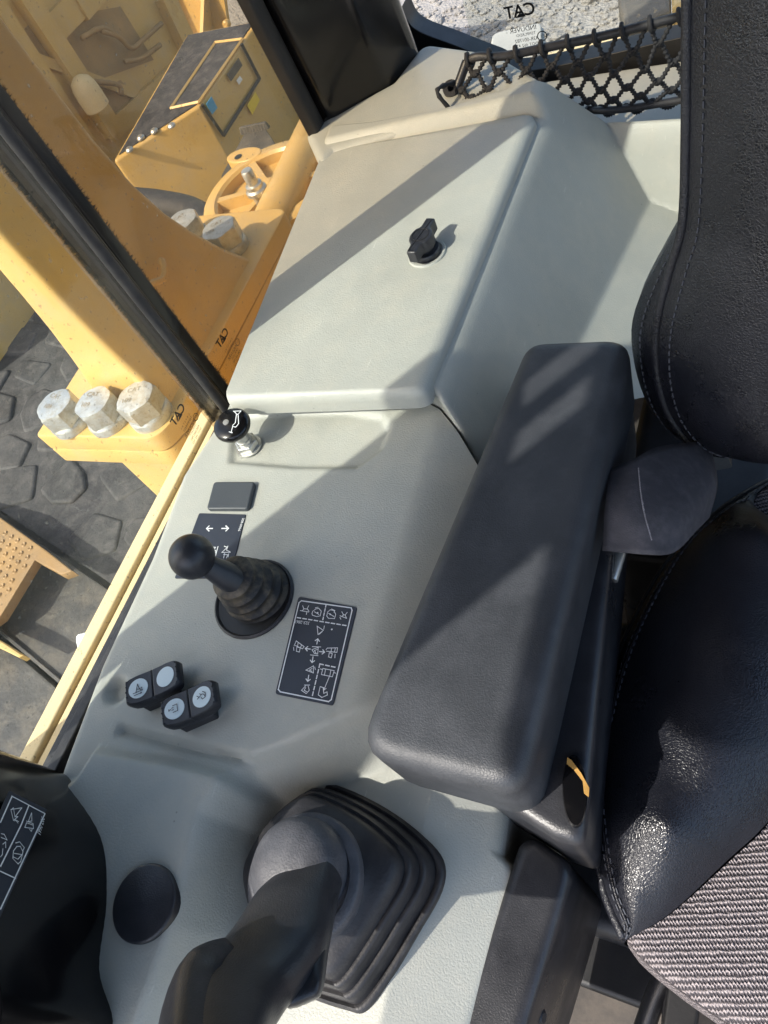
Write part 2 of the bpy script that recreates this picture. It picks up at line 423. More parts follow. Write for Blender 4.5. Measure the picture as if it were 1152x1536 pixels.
for k in range(1500):
    px, py = rng.choice([(rng.uniform(620, 1060), rng.uniform(-60, 90)), (rng.uniform(400, 500), rng.uniform(90, 230)), (rng.uniform(620, 1060), rng.uniform(-60, 90))])
    p = U(px, py, GZ); s = rng.uniform(.008, .03) * (1 + (rng.random() > .95) * 1.2)
    mb.add(stone((p.x, p.y, GZ + s * .2), s, rng))
o = mb.ob('loose_stones', M['gravel'], None, smooth=False); tag(o, 'pale loose stones scattered over the gravel ground', 'stones', kind='stuff')

# ------------------------------------------------------------------ the cab itself
cab = thing('excavator_cab', 'black framed machine cab with dark pillars around the grey console', 'cab', (0, 0, -.68))
MB().add(box(-.62, .72, -.95, 1.12, -.70, -.66)).ob('cab_floor', M['floor'], cab, smooth=False)
roof = slab([(-.665, -.62), (.72, -.62), (.72, 1.3), (-.665, 1.3)], .95, 1.03, .015, rad=.05)
ob('roof', *roof, M['matteblack'], cab)
# lower walls under the windows
MB().add(box(-.655, -.625, -.5, 1.26, -.66, -.075)).ob('side_wall', M['yellow'], cab, smooth=False)
MB().add(box(-.62, .7, 1.235, 1.27, -.66, -.19)).ob('rear_wall', M['yellow'], cab, smooth=False)
# pale painted outer sill under the side window with a groove
mb = MB()
mb.add(box(-.662, -.642, -.3, .50, -.09, -.047)).add(box(-.640, -.624, -.3, .50, -.09, -.052))
mb.ob('outer_sill', M['yellowpale'], cab, bevel=.003)
mb = MB().add(box(-.622, -.606, -.3, .50, -.09, -.042)).add(box(-.603, -.590, -.3, .43, -.09, -.030)).add(box(-.640, -.604, .50, .90, -.12, -.085))
mb.ob('rubber_channel', M['rubber'], cab, bevel=.002)

# rear corner pillar (black, moulded, leaning slightly)
def ringz(pts, z): return [Vector((x, y, z)) for x, y in pts]
def pil(pts, zs, lean=(0, 0), r=.02):
    return loft([[Vector((p.x + lean[0] * z, p.y + lean[1] * z, z)) for p in round_poly(pts, r)] for z in zs])
b0 = [(-.66, .93), (-.60, .922), (-.535, .985), (-.508, 1.06), (-.62, 1.26), (-.66, 1.26)]
ob('corner_pillar', *pil(b0, [-.3, 0, .03, .06, .3, .6, .955], (-.02, -.10), .035), M['glossblack'], cab, angle=60)
# slim outer frame edge in front of it
ob('pillar_edge', *pil([(-.632, .892), (-.612, .892), (-.612, .920), (-.632, .920)], [-.3, .0, .5, .955], (0, -.107), .006), M['matteblack'], cab)

# front pillar cover: the black hump beside the console
def podring(z):
    k = sm(.13, -.03, z)
    P = [(-.645, -.055), (-.592, -.012), (-.556, .002), (-.535 + .010 * k, -.006), (-.49 + .028 * k, -.040 + .008 * k), (-.445 + .012 * k, -.082 + .012 * k), (-.405 - .012 * k, -.120 + .004 * k), (-.386, -.142), (-.382, -.17), (-.42, -.30), (-.655, -.30)]
    q = catmull([(x, y, 0) for x, y in P[1:9]], 6)
    pts = [(P[0][0], P[0][1])] + [(p.x, p.y) for p in q] + [P[9], P[10]]
    s = 1 - .80 * sm(.125, .175, z)
    return [Vector((-.655 + (x + .655) * s, y, z)) for x, y in pts]
ob('pillar_cover', *loft([podring(z) for z in (-.25, -.1, -.06, -.03, 0, .03, .06, .1, .125, .135, .145, .155, .165, .175, .4, .6, .75)]), M['glossblack'], cab, angle=35)
for y0, y1, z0 in ((-.107, -.040, .74), (-.174, -.163, .74), (-.350, -.228, -.3)):  # unseen bars, added and spaced to shape the sun strips
    MB().add(box(-.63, -.61, y0, y1, z0, .952)).ob('pillar', M['matteblack'], cab, bevel=.004)
MB().add(box(.66, .72, -.62, -.55, -.66, .952)).ob('pillar', M['matteblack'], cab, bevel=.01)
MB().add(box(.66, .72, 1.18, 1.26, -.66, .952)).ob('corner_pillar', M['matteblack'], cab, bevel=.01)
# unseen outside rail, added to cast a shadow band through the side window
mb = MB().add(tube([(-.66, -.11, .05), (-.72, -.115, .06), (-.735, -.115, .10), (-.735, -.115, .8), (-.72, -.115, .84), (-.66, -.11, .85)], .017, 12))
mb.ob('shadow_rail', M['matteblack'], cab, angle=60)

# decal on the pillar cover
PN = Vector((.67, .74, 0)).normalized(); PP = Vector((-.54, -.005, 0)) + PN * .0155
def podpt(px, py): return UP(px, py, PP, PN)
dq = [podpt(14, 1186), podpt(72, 1215), podpt(-8, 1394), podpt(-66, 1365)]
ob('decal', [p for p in dq] + [p - PN * .0008 for p in dq], [(0, 1, 2, 3), (7, 6, 5, 4), (0, 4, 5, 1), (1, 5, 6, 2), (2, 6, 7, 3), (3, 7, 4, 0)], M['decal'], cab, smooth=False)["label"] = 'dark operating diagram with white frame on the black pillar'
cs = 200 / 1152.0
def pod_c(x, y): return podpt(x * cs, 1180 + y * cs)
pl = [[(100, 85), (385, 235), (0, 1060)], [(100, 85), (0, 310)], [(245, 165), (180, 330), (0, 690)], [(0, 735), (128, 795)],
      [(90, 200), (185, 185), (125, 265), (112, 185), (90, 205), (112, 295), (150, 262), (125, 262)], [(155, 305), (130, 290), (150, 318)], [(130, 290), (122, 300)],
      [(268, 230), (270, 300), (240, 305), (268, 232)], [(225, 300), (250, 310), (282, 322), (285, 365), (210, 355), (225, 315), (280, 335)], [(250, 370), (265, 390), (272, 372)],
      [(5, 410), (30, 415), (55, 465), (25, 450), (5, 440)], [(20, 500), (45, 480), (45, 530)], [(0, 610), (15, 590), (20, 540)],
      [(130, 490), (165, 480), (205, 530), (190, 560), (170, 520), (140, 520), (110, 560), (105, 620), (150, 670), (175, 650), (195, 560)], [(120, 580), (185, 590), (150, 630), (110, 610)], [(130, 650), (155, 672)]]
st = strokes(pl[:4], .0011, pod_c, PN); s2 = strokes(pl[4:], .0006, pod_c, PN)
st.add((s2.v, s2.f)); st.add(text_vf("307-0661", pod_c(355, 255) + PN * .0006, pod_c(325, 370) - pod_c(355, 255), pod_c(400, 270) - pod_c(355, 255), .0052))
st.ob('decal_print', M['white'], cab, smooth=False)

# ------------------------------------------------------------------ side window: two sliding panes, black post with brush seals
WX = -.615
sw = thing('side_window', 'sliding side window with black upright post and brush seals above the console', 'window', (WX, .45, -.05))
def pane(x, y0, y1, z0, z1, name, m): return MB().add(box(x - .0025, x + .0025, y0, y1, z0, z1)).ob(name, m, sw, smooth=False)
pane(-.612, -.02, .447, -.06, .93, 'glass_pane', M['glass'])
pane(-.632, .44, .90, -.06, .93, 'glass_pane', M['glass2'])
mb = MB().add(box(-.634, -.604, .447, .463, -.06, .945)).add(box(-.646, -.611, .465, .484, -.06, .945))
mb.ob('slider_post', M['glossblack'], sw, bevel=.004)
ob('post_bead', *tube([(-.603, .450, -.05), (-.603, .450, .94)], .0060, 10), M['rubber'], sw)
rng = random.Random(5); mb = MB()
for k in range(9500):
    z = rng.uniform(-.05, .62); side = rng.random() < .5
    y = .449 if side else .483; x = rng.uniform(-.636, -.630) if side else rng.uniform(-.622, -.612)
    ln = rng.uniform(.002, .0055) * (-1 if side else 1); dz = rng.uniform(-.003, .003); w = .0005
    mb.add(([(x, y, z - w), (x, y, z + w), (x + rng.uniform(-.006, .001), y + ln, z + dz)], [(0, 1, 2)]))
tag(mb.ob('brush_seal', M['brush'], sw, smooth=False), kind='stuff')

def marking(parent, org, xd, yd, s, lines, nrm):
    """etched glass marking: logo word, mirrored as seen from inside, small print under it"""
    mb = MB(); xd = Vector(xd).normalized(); yd = Vector(yd).normalized(); nn = Vector(nrm) * .0004
    org = Vector(org) + nn
    mb.add(text_vf("CAT", org, xd, yd, s, bold=.018, spacing=.92))
    a = org + xd * s * .62 - yd * s * .04; mb.add(([a + nn, a + xd * s * .66 + nn, a + xd * s * .33 + yd * s * .26 + nn], [(0, 1, 2)]))
    y = -.42
    for t, k, dx in lines:
        y -= k * 1.15; mb.add(text_vf(t, org + xd * (s * dx) + yd * (s * y), xd, yd, s * k))
    c = org + xd * s * -.15 + yd * s * -1.35
    ring = [[c + (xd * math.cos(t) + yd * math.sin(t)) * (s * r) for t in [i * math.pi / 10 for i in range(20)]] for r in (.25, .31)]
    mb.add(loft(ring, False, False)); mb.add(text_vf("E1", c - xd * s * .17 - yd * s * .1, xd, yd, s * .3))
    return mb.ob('glass_marking', M['darkprint'], parent, smooth=False)
lines = [("C R Y S T A L", .26, .1), ("TEMPERED", .30, .1), ("INDUVER", .40, .1), ("TEMPLADO", .24, .2), ("43R-001782", .30, .1), ("DOT 462 AS2", .26, .15)]
def wp(px, py, x): return UP(px, py, (x, 0, 0), (1, 0, 0))
marking(sw, wp(278, 611, -.6093), (0, -1, 0), (0, 0, 1), .0155, lines, (1, 0, 0))
marking(sw, wp(343, 498, -.6293), (0, -1, 0), (0, 0, 1), .0155, lines, (1, 0, 0))

# ------------------------------------------------------------------ rear window
rw = thing('back_window', 'rear window in a black rubber frame behind the cargo net', 'window', (.05, 1.235, -.1))
MB().add(box(-.50, .68, 1.238, 1.244, -.12, .93)).ob('glass_pane', M['glass'], rw, smooth=False)
fr = MB()
ra = [UP(px, py, (0, 1.225, 0), (0, 1, 0)) for px, py in ((612, 15), (632, 48), (690, 72), (752, 96), (800, 110), (1030, 60), (1300, 0))]
pth = catmull(ra, 6)
rings = [[p + Vector((0, dy, dz)) for dy, dz in ((-.02, -.055), (-.02, .016), (.02, .016), (.02, -.055))] for p in pth]
ob('window_frame', *loft(rings), M['matteblack'], rw, bevel=.004)
rb = [p - Vector((0, .012, .035)) for p in pth[18:]]
ob('frame_lip', *tube(rb, .008, 8), M['rubber'], rw)
marking(rw, UP(804, 20, (0, 1.236, 0), (0, 1, 0)), (-1, 0, .0), (0, 0, 1), .026, lines[2:], (0, -1, 0))

# ================================================================== CONSOLE
con = thing('control_console', 'pale grey moulded control console between side window and black armrest', 'console', (-.4, .3, -.2))
con_l = [U(px, py, 0) for px, py in ((62, 1230), (85, 1158), (140, 1012), (215, 852), (262, 728), (322, 640), (340, 600))]
LY = [-.30] + [p.y for p in con_l]; LX = [-.60] + [p.x for p in con_l]
seam = [xy(px, py, 0) for px, py in ((300, 606), (335, 604), (450, 600), (600, 597), (638, 601), (660, 612), (684, 638), (706, 672), (735, 712), (780, 760))]
SX = [p[0] for p in seam]; SY = [p[1] for p in seam]
A1, A2 = xy(648, 620, 0), xy(522, 1060, 0)
TRAY = [xy(px, py, 0) for px, py in ((352, 622), (420, 616), (520, 614), (572, 622), (584, 642), (572, 672), (535, 700), (440, 700), (345, 692))]
WELL = [xy(px, py, -.03) for px, py in ((392, 1172), (470, 1140), (552, 1102), (760, 1000), (1100, 1100), (900, 1900), (180, 1900), (265, 1560), (318, 1400), (352, 1240))]
GRV = [xy(px, py, 0) for px, py in ((182, 1096), (280, 1120), (375, 1141), (430, 1126), (548, 1076))]
PAD = [xy(px, py, 0) for px, py in ((150, 1122), (250, 1138), (340, 1158), (372, 1185), (352, 1260), (320, 1400), (240, 1700), (-200, 1700), (-200, 1300), (120, 1170))]
DIM = xy(174, 1036, 0)
def hfront(x, y):
    p = (x, y)
    dA = sdline(p, A2, A1)                                  # towards the seat
    t = max(0., dA)
    z = -(math.sqrt((.62 * t) ** 2 + .014 ** 2) - .014)
    z -= .0062 * sm(.004, -.005, sdpoly(p, TRAY) if -.62 < x < -.28 and .26 < y < .45 else 1)
    if y < .2:
        w = sdpoly(p, WELL)
        z = z + (-.064 - max(z, -.03)) * sm(.016, -.022, w) if w < .03 else z
        gd = sdseg(p, GRV); z -= .0068 * math.exp(-(gd / .0046) ** 2) * sm(-.01, .01, w)
        z += .014 * sm(.004, -.010, sdpoly(p, PAD))
        z -= .010 * sm(.017, .004, math.hypot(x - DIM[0], y - DIM[1]))
        z -= .25 * max(0, -.115 - y) ** 1.3
    return z
xrY = [-.3, -.063, .06, .085, .097, .105, .2, .5]; xrX = [-.172, -.152, -.142, -.1405, -.148, -.162, -.17, -.17]
NU, NV = 190, 250; V = []; RR = .012
for j in range(NV):
    v = j / (NV - 1)
    for i in range(NU):
        u = i / (NU - 1); yn = -.30 + v * .72
        x = interp(yn, LY, LX) * (1 - u) + interp(yn, xrY, xrX) * u
        y = -.30 + v * (interp(x, SX, SY) - .0016 + .30)
        z = hfront(x, y)
        de = min((u) * .44, (1 - u) * .44); 
        if de < RR: z -= RR - math.sqrt(max(0, RR * RR - (RR - de) ** 2))
        V.append(Vector((x, y, z)))
Fc = grid_faces(NU, NV)
# turned-down edges
def skirt(V, F, idx, drop):
    n = len(V)
    for i in idx: V.append(V[i] - Vector((0, 0, drop)))
    for k in range(len(idx) - 1): F.append((idx[k], n + k, n + k + 1, idx[k + 1]))
skirt(V, Fc, [j * NU for j in range(NV)], .06)
skirt(V, Fc, [j * NU + NU - 1 for j in range(NV)][::-1], .3)
skirt(V, Fc, [(NV - 1) * NU + i for i in range(NU)], .03)
front = ob('control_panel', V, Fc, M['console'], con, angle=55)

# rear module
LZ = .030
RL = [U(px, py, LZ) for px, py in ((346, 608), (489, 252))]
RL.append(RL[1] + (RL[1] - RL[0]) * .4); RLY = [p.y for p in RL]; RLX = [p.x for p in RL]
ys_ = sorted(zip(RLY, RLX)); RLY = [a for a, b in ys_]; RLX = [b for a, b in ys_]
S1, S2 = U(822, 150, .035), U(650, 594, .030); S3 = U(972, 302, -.145)
SN = (S2 - S1).cross(S3 - S1).normalized(); SN = SN if SN.z > 0 else -SN
def plane_z(P, n, x, y): return P.z - (n.x * (x - P.x) + n.y * (y - P.y)) / n.z
def onS(px, py): return UP(px, py, S1, SN)
def mkplane(a, b, c):
    n = (b - a).cross(c - a).normalized(); return a, (n if n.z > 0 else -n)
v1, v2, v3 = onS(908, 178), onS(975, 302), onS(872, 512)
PR = mkplane(v1, v2, v1 + Vector((.12, -.012, -.006)))
PL = mkplane(v2, v3, Vector((v2.x + .06, v2.y - .16, v2.z - .012)))
rear = [U(450, 186, .055), U(560, 176, .055), U(660, 158, .055), U(816, 127, .04), UP(905, 172, *PR), UP(960, 169, *PR), UP(1040, 164, *PR), UP(1150, 160, *PR)]
RX = [p[0] for p in rear]; RY = [p[1] for p in rear]
RIM1, RIM2 = xy(480, 236, .04), xy(800, 166, .04)
RLB = U(1030, 350, v2.z)
def hrear(x, y):
    p = (x, y)
    d = -sdline(p, RIM1, RIM2)
    top = LZ + .024 * sm(-.004, .022, d)
    if d > 0: top -= .10 * max(0, d - .055)
    z = smin(top, plane_z(S1, SN, x, y), .016)
    r = plane_z(*PR, x, y); l = plane_z(*PL, x, y)
    vx = interp(y, [v3.y - .3, v3.y, v2.y, v1.y, v1.y + .3], [v3.x - .05, v3.x, v2.x, v1.x, v1.x - .25])
    if x > vx - .03:
        z = smax(smax(z, l, .004), r, .004) if y > v3.y - .05 else smax(z, l, .004)
    return z
NU2, NV2 = 230, 250; V = []
for j in range(NV2):
    v = j / (NV2 - 1)
    for i in range(NU2):
        u = i / (NU2 - 1); yn = .42 + v * .53
        x = interp(yn, RLY, RLX) * (1 - u) + interp(yn, [.42, .60, .67], [-.19, -.165, -.06]) * u
        ya = interp(x, SX, SY) + .0016; yb = interp(x, RX, RY)
        y = ya + v * (yb - ya)
        z = hrear(x, y)
        de = min(u * .5, v * .55); R2 = .009
        if de < R2: z -= R2 - math.sqrt(max(0, R2 * R2 - (R2 - de) ** 2))
        if 1 - v < .022: z -= .012 * ((v - .978) / .022) ** 2
        V.append(Vector((x, y, z)))
Fr = grid_faces(NU2, NV2)
skirt(V, Fr, [j * NU2 for j in range(NV2)], .10)
skirt(V, Fr, [i for i in range(NU2)][::-1], .05)
skirt(V, Fr, [(NV2 - 1) * NU2 + i for i in range(NU2)], .12)
ob('storage_module', V, Fr, M['console'], con, angle=50)

# storage lid
LT = LZ + .014
lo = [xy(px, py, LZ) for px, py in ((345, 612), (488, 251), (503, 236), (799, 176), (806, 190), (643, 596), (626, 601))]
li = [xy(px, py, LT) for px, py in ((338, 590), (480, 238), (497, 225), (776, 182), (779, 190), (620, 576), (608, 580))]
lr = [.006, .006, .012, .014, .014, .014, .024]
def lidring(k, z): return [Vector((p.x, p.y, z)) for p in round_poly([Vector(a_).lerp(Vector(b_), k) for a_, b_ in zip(lo, li)], lr, 5)]
lrings = [lidring(0, LZ - .012), lidring(0, LZ + .001)] + [lidring(1 - math.cos(t), LZ + .001 + .013 * math.sin(t)) for t in (.25, .5, .75, 1., 1.25, 1.5, 1.5708)]
lrings.append([p.lerp(sum(lrings[-1], Vector()) / len(lrings[-1]), .03) for p in lrings[-1]])
lid = ob('storage_lid', *loft(lrings), M['console'], con, angle=60)
# thin dark gap between lid and module
# latch knob on the lid
lc = U(641, 381, LT)
def up_at(px, py, z): return U(px, py, z)
ob('latch_seat', *lathe([(.0225, -.002), (.0225, .001), (.0215, .0022), (.019, .0022), (.0175, .0006), (.0, .0006)], lc, n=40, cap0=False, cap1=False), M['console'], lid)
mb = MB().add(lathe([(.0165, .0008), (.0165, .006), (.0155, .0075), (.010, .0078), (.0095, .022)], lc, n=32))
e1, e2 = U(647, 339, LT + .026), U(617, 391, LT + .026)
lcT = (e1 + e2) / 2; lcT = Vector((lc.x, lc.y, LT)) 
ax = Vector((e1.x - e2.x, e1.y - e2.y)); ax.normalize(); ay = Vector((-ax.y, ax.x))
def tk(a, w): q = Vector((lc.x, lc.y)) + ax * a + ay * w; return (q.x, q.y)
tout = []
for a, w in ((-.0275, -.0040), (-.0255, -.0055), (-.0135, -.0062), (-.009, -.0108), (0, -.0132), (.009, -.0108), (.0135, -.0062), (.0255, -.0055), (.0275, -.0040),
             (.0275, .0040), (.0255, .0055), (.0135, .0062), (.009, .0108), (0, .0132), (-.009, .0108), (-.0135, .0062), (-.0255, .0055), (-.0275, .0040)):
    tout.append(tk(a, w))
mb.add(slab(catmull([(x, y, 0) for x, y in tout], 3, True), LT + .013, LT + .027, .0018, 3))
ob('latch_knob', mb.v, mb.f, M['blackpl'], lid, angle=45)
ring = lathe([(.0098, .0272), (.0098, .0279), (.0092, .0279), (.0092, .0272)], lc, n=28, cap0=False, cap1=False)
ob('knob_ring', *ring, M['rubber'], lid)

# blank switch cover
bq = [xy(px, py, .003) for px, py in ((322, 724), (383, 724), (373, 765), (311, 765))]
ob('blank_cover', *slab(bq, -.002, .0055, .0018, rad=.004), M['greypl'], con, angle=60)
# round plug
pc = U(226, 1356, .008)
hz = hfront(pc.x, pc.y)
ob('round_plug', *lathe([(.0285, hz - .006), (.0285, hz + .003), (.0277, hz + .0042), (.0262, hz + .0048), (.0, hz + .0064)], (pc.x, pc.y, 0), n=56, cap0=False, cap1=False), M['blackpl'], con, angle=60)

# decals on the panel
def flat_decal(name, quad, z, label, r=.003):
    P = [xy(px, py, z) for px, py in quad]
    o = ob(name, *slab(P, z - .0012, z + .0006, .0003, 2, rad=r), M['decal'], con, smooth=False); o["label"] = label; return o
DZ = .0004
flat_decal('decal', [(448, 895), (536, 911), (500, 1059), (413, 1041)], DZ, 'dark joystick diagram plate with white pictograms beside the armrest')
flat_decal('decal', [(299, 770), (369, 772), (345, 868), (262, 868)], DZ, 'dark plate with two white arrows behind the ball lever', .002)
k1 = 260 / 1152.0
def d1(x, y): return U(290 + x * k1, 880 + y * k1, DZ + .0007)
frame1 = [[(720, 95), (1050, 142), (1056, 158), (918, 752), (900, 765), (580, 700), (566, 684), (704, 108), (720, 95)]]
dash = lambda a, b, n: [[(a[0] + (b[0] - a[0]) * k / n, a[1] + (b[1] - a[1]) * k / n), (a[0] + (b[0] - a[0]) * (k + .62) / n, a[1] + (b[1] - a[1]) * (k + .62) / n)] for k in range(n)]
thick = frame1 + dash((692, 207), (1030, 262), 9) + dash((884, 120), (860, 232), 4) + dash((842, 515), (958, 540), 3) + dash((842, 515), (790, 738), 6)
def arrow(a, b, h=14):
    dx, dy = b[0] - a[0], b[1] - a[1]; L = math.hypot(dx, dy); dx /= L; dy /= L
    return [[a, b], [(b[0] - dx * h - dy * h, b[1] - dy * h + dx * h), b, (b[0] - dx * h + dy * h, b[1] - dy * h - dx * h)]]
arrows = arrow((822, 382), (828, 348)) + arrow((778, 416), (746, 412)) + arrow((840, 432), (874, 437)) + arrow((797, 468), (791, 506)) + arrow((768, 590), (762, 630))
thin = [[(728, 128), (736, 150), (724, 162)], [(768, 128), (758, 148), (770, 165)], [(735, 148), (760, 150)], [(712, 160), (768, 170)], [(755, 172), (753, 186)],
        [(790, 180), (795, 165), (815, 150), (835, 145), (852, 165), (845, 195), (820, 200), (792, 190), (790, 180)], [(806, 168), (836, 186)], [(812, 142), (830, 138)],
        [(888, 196), (894, 170), (912, 155), (935, 160), (948, 185), (940, 214), (900, 212), (888, 196)], [(900, 178), (936, 200)], [(920, 150), (942, 160), (936, 172)],
        [(988, 168), (1000, 190), (985, 200)], [(1024, 172), (1010, 190), (1020, 212)], [(1000, 188), (1012, 190)], [(976, 195), (1020, 212)], [(982, 218), (976, 206)],
        [(824, 264), (866, 292), (830, 320), (824, 264)], [(858, 300), (838, 318)], [(872, 262), (868, 284)],
        [(792, 400), (848, 402)], [(780, 455), (830, 460)], [(832, 404), (790, 420), (806, 445), (828, 450), (832, 404)], [(826, 418), (806, 426), (818, 444)],
        [(672, 395), (686, 362), (738, 400), (726, 414), (680, 392)], [(690, 402), (712, 408), (706, 436), (686, 430), (690, 402)], [(698, 376), (694, 398)], [(720, 390), (714, 408)], [(670, 425), (668, 405)],
        [(884, 420), (892, 410), (960, 408), (955, 438), (886, 430)], [(905, 440), (925, 446), (918, 474), (900, 468), (905, 440)], [(920, 412), (916, 440)], [(945, 412), (940, 436)], [(942, 474), (944, 450)],
        [(800, 528), (750, 556), (800, 575), (800, 528)], [(790, 545), (772, 556), (790, 564)], [(808, 535), (812, 552)],
        [(740, 655), (775, 655)], [(748, 660), (720, 690), (752, 712), (772, 690), (765, 662)], [(748, 672), (738, 690), (756, 700)],
        [(862, 545), (938, 560), (926, 600), (852, 585), (862, 545)], [(880, 552), (872, 590)], [(915, 558), (908, 596)], [(846, 548), (860, 552)], [(938, 572), (946, 576)],
        [(905, 600), (868, 690)], [(868, 690), (868, 672)], [(868, 690), (884, 678)], [(845, 665), (832, 720), (856, 738), (892, 722), (890, 700), (868, 710), (864, 672), (845, 665)]]
st = strokes(thick, .0011, d1, (0, 0, 1)); s2 = strokes(thin, .00062, d1, (0, 0, 1)); s3 = strokes(arrows, .0009, d1, (0, 0, 1))
st.add((s2.v, s2.f)).add((s3.v, s3.f))
for cx, cy, r in ((922, 286, .0009), (828, 175, .0008), (912, 186, .0008)):
    c = d1(cx, cy); st.add(([c + Vector((math.cos(t) * r, math.sin(t) * r, .0007)) for t in [q * .785 for q in range(8)]], [tuple(range(8))]))
st.add(text_vf("323-2867", d1(777, 236) + Vector((0, 0, .0006)), d1(700, 226) - d1(777, 236), d1(700, 260) - d1(700, 226), .0042))
st.ob('decal_print', M['white'], con, smooth=False)
k2 = 220 / 939.0
def d2(x, y): return U(230 + x * k2, 580 + y * k2, DZ + .0007)
ar = arrow((380, 909), (342, 909), 16) + arrow((440, 909), (482, 909), 16)
st = strokes(ar, .0013, d2, (0, 0, 1))
s2 = strokes([[(455, 1022), (475, 1030), (440, 1062)], [(478, 1022), (470, 1048), (492, 1058)], [(440, 1062), (494, 1062)], [(452, 1075), (478, 1078), (470, 1098)], [(458, 1068), (452, 1098)], [(484, 1072), (480, 1092)],
              [(370, 1028), (400, 1030), (380, 1062)], [(416, 1025), (398, 1092)], [(380, 1045), (402, 1050), (396, 1075), (378, 1075)]], .0008, d2, (0, 0, 1))
st.add((s2.v, s2.f)); st.add(text_vf("308-0966", d2(572, 842) + Vector((0, 0, .0006)), d2(548, 912) - d2(572, 842), d2(600, 850) - d2(572, 842), .0042))
st.ob('decal_print', M['white'], con, smooth=False)

# rear corner shelf in pale grey plastic
cs_ = [xy(px, py, .048) for px, py in ((455, 196), (500, 170), (588, 122), (634, 62), (742, 76), (826, 124), (700, 165), (500, 226), (478, 246))]
ob('corner_shelf', *slab(cs_, -.06, .048, .012, 5, rad=[.016, .01, .02, .02, .02, .02, .01, .01, .012]), M['console'], con, angle=60)
ob('parcel_shelf', *slab([(-.50, 1.0), (.5, 1.0), (.5, 1.195), (-.45, 1.195)], -.2, -.100, .01), M['console'], con, angle=60)

# ------------------------------------------------------------------ horn pull knob
ft = U(374, 670, -.0045); hn = thing('horn_knob', 'black mushroom horn knob on a zinc nut beside the window post', 'knob', ft)
hz0 = ft.z
ob('washer', *lathe([(.0155, 0), (.0155, .002), (.009, .002)], ft, n=32), M['zinc'], hn, angle=50)
hx = [[ft + Vector((math.cos(q * math.pi / 3 + .3) * r, math.sin(q * math.pi / 3 + .3) * r, h)) for q in range(6)] for r, h in ((.0138, .002), (.0138, .009), (.0125, .0105))]
ob('hex_nut', *loft(hx), M['zinc'], hn, bevel=.0008)
ob('stem', *lathe([(.0088, .010), (.0088, .015), (.0078, .0155), (.0078, .026), (.0070, .0265), (.0070, .036)], ft, n=24), M['zinc'], hn, angle=50)
kt = U(347, 637, .042); kv = (kt - (ft + Vector((0, 0, .026)))).normalized(); kv = (kv + Vector((0, 0, 1.2))).normalized()
kb = ft + Vector((0, 0, .027)); 
kb = U(350, 640, hz0 + .036)
ob('knob', *lathe([(.008, -.006), (.015, -.005), (.0195, -.002), (.0212, .002), (.0208, .0055), (.0185, .0078), (.012, .0092), (0, .0098)], kb, kv, n=48, cap1=False), M['glossblack'], hn, angle=60)
KT = kb + kv * .0094
def hk(x, y): return UP(230 + x * k2, 580 + y * k2, KT, kv)
st = strokes([[(515, 160), (563, 158), (545, 180), (548, 240), (530, 262), (510, 258), (500, 298)], [(520, 162), (535, 178), (527, 235), (510, 252)], [(488, 292), (508, 298)], [(535, 180), (545, 180)]], .0009, hk, kv, lift=.0009)
st.ob('horn_symbol', M['white'], hn, smooth=False)
scp = hk(466, 230)
ob('screw', *lathe([(.0034, -.002), (.0034, .0012), (.0, .0014)], scp, kv, n=20, cap0=False, cap1=False), M['zinc'], hn)

# ------------------------------------------------------------------ ball lever
lb = U(386, 893, 0); lv = thing('ball_lever', 'black ball topped control lever in a dusty ribbed rubber boot', 'lever', lb)
ob('boot_ring', *lathe([(.0425, -.001), (.0425, .0015), (.0405, .0030), (.0385, .0015), (.0375, -.001)], lb + Vector((-.002, -.004, 0)), n=48, cap0=False, cap1=False), M['rubber'], lv)
ob('boot_well', *lathe([(.0385, .0010), (.0, .0008)], lb + Vector((-.002, -.004, 0)), n=48, cap0=False, cap1=False), M['darkprint'], lv)
tp = U(343, 866, .052); axv = tp - lb
rings = []
for k in range(73):
    t = k / 72; c = lb + Vector((.0, .002, 0)) + axv * t
    tilt = Vector((0, 0, 1)).lerp(axv.normalized(), .35 + .65 * t).normalized()
    u, w, a = basis(tilt)
    r = .0310 - .0130 * t ** 1.2 + .0030 * (1 - abs(math.sin(t * math.pi * 4.5))) * (1 - t * .4)
    if t > .9: r -= .004 * ((t - .9) / .1) ** 2
    rings.append([c + (u * math.cos(q * 2 * math.pi / 40) + w * math.sin(q * 2 * math.pi / 40)) * r for q in range(40)])
ob('rubber_boot', *loft(rings), M['dirtyrubber'], lv, angle=80)
bl = U(288, 835, .088); sdv = (bl - tp)
ob('shaft', *lathe([(.0135, -.004), (.0128, sdv.length * .25), (.0105, sdv.length * .6), (.0105, sdv.length)], tp - sdv.normalized() * .004, sdv, n=28), M['blackpl'], lv)
R_ = .0205
ob('ball_knob', *lathe([(R_ * math.sin(q * math.pi / 24), -R_ * math.cos(q * math.pi / 24)) for q in range(0, 25)], bl, sdv, n=48, cap0=False, cap1=False), M['blackpl'], lv, angle=180)

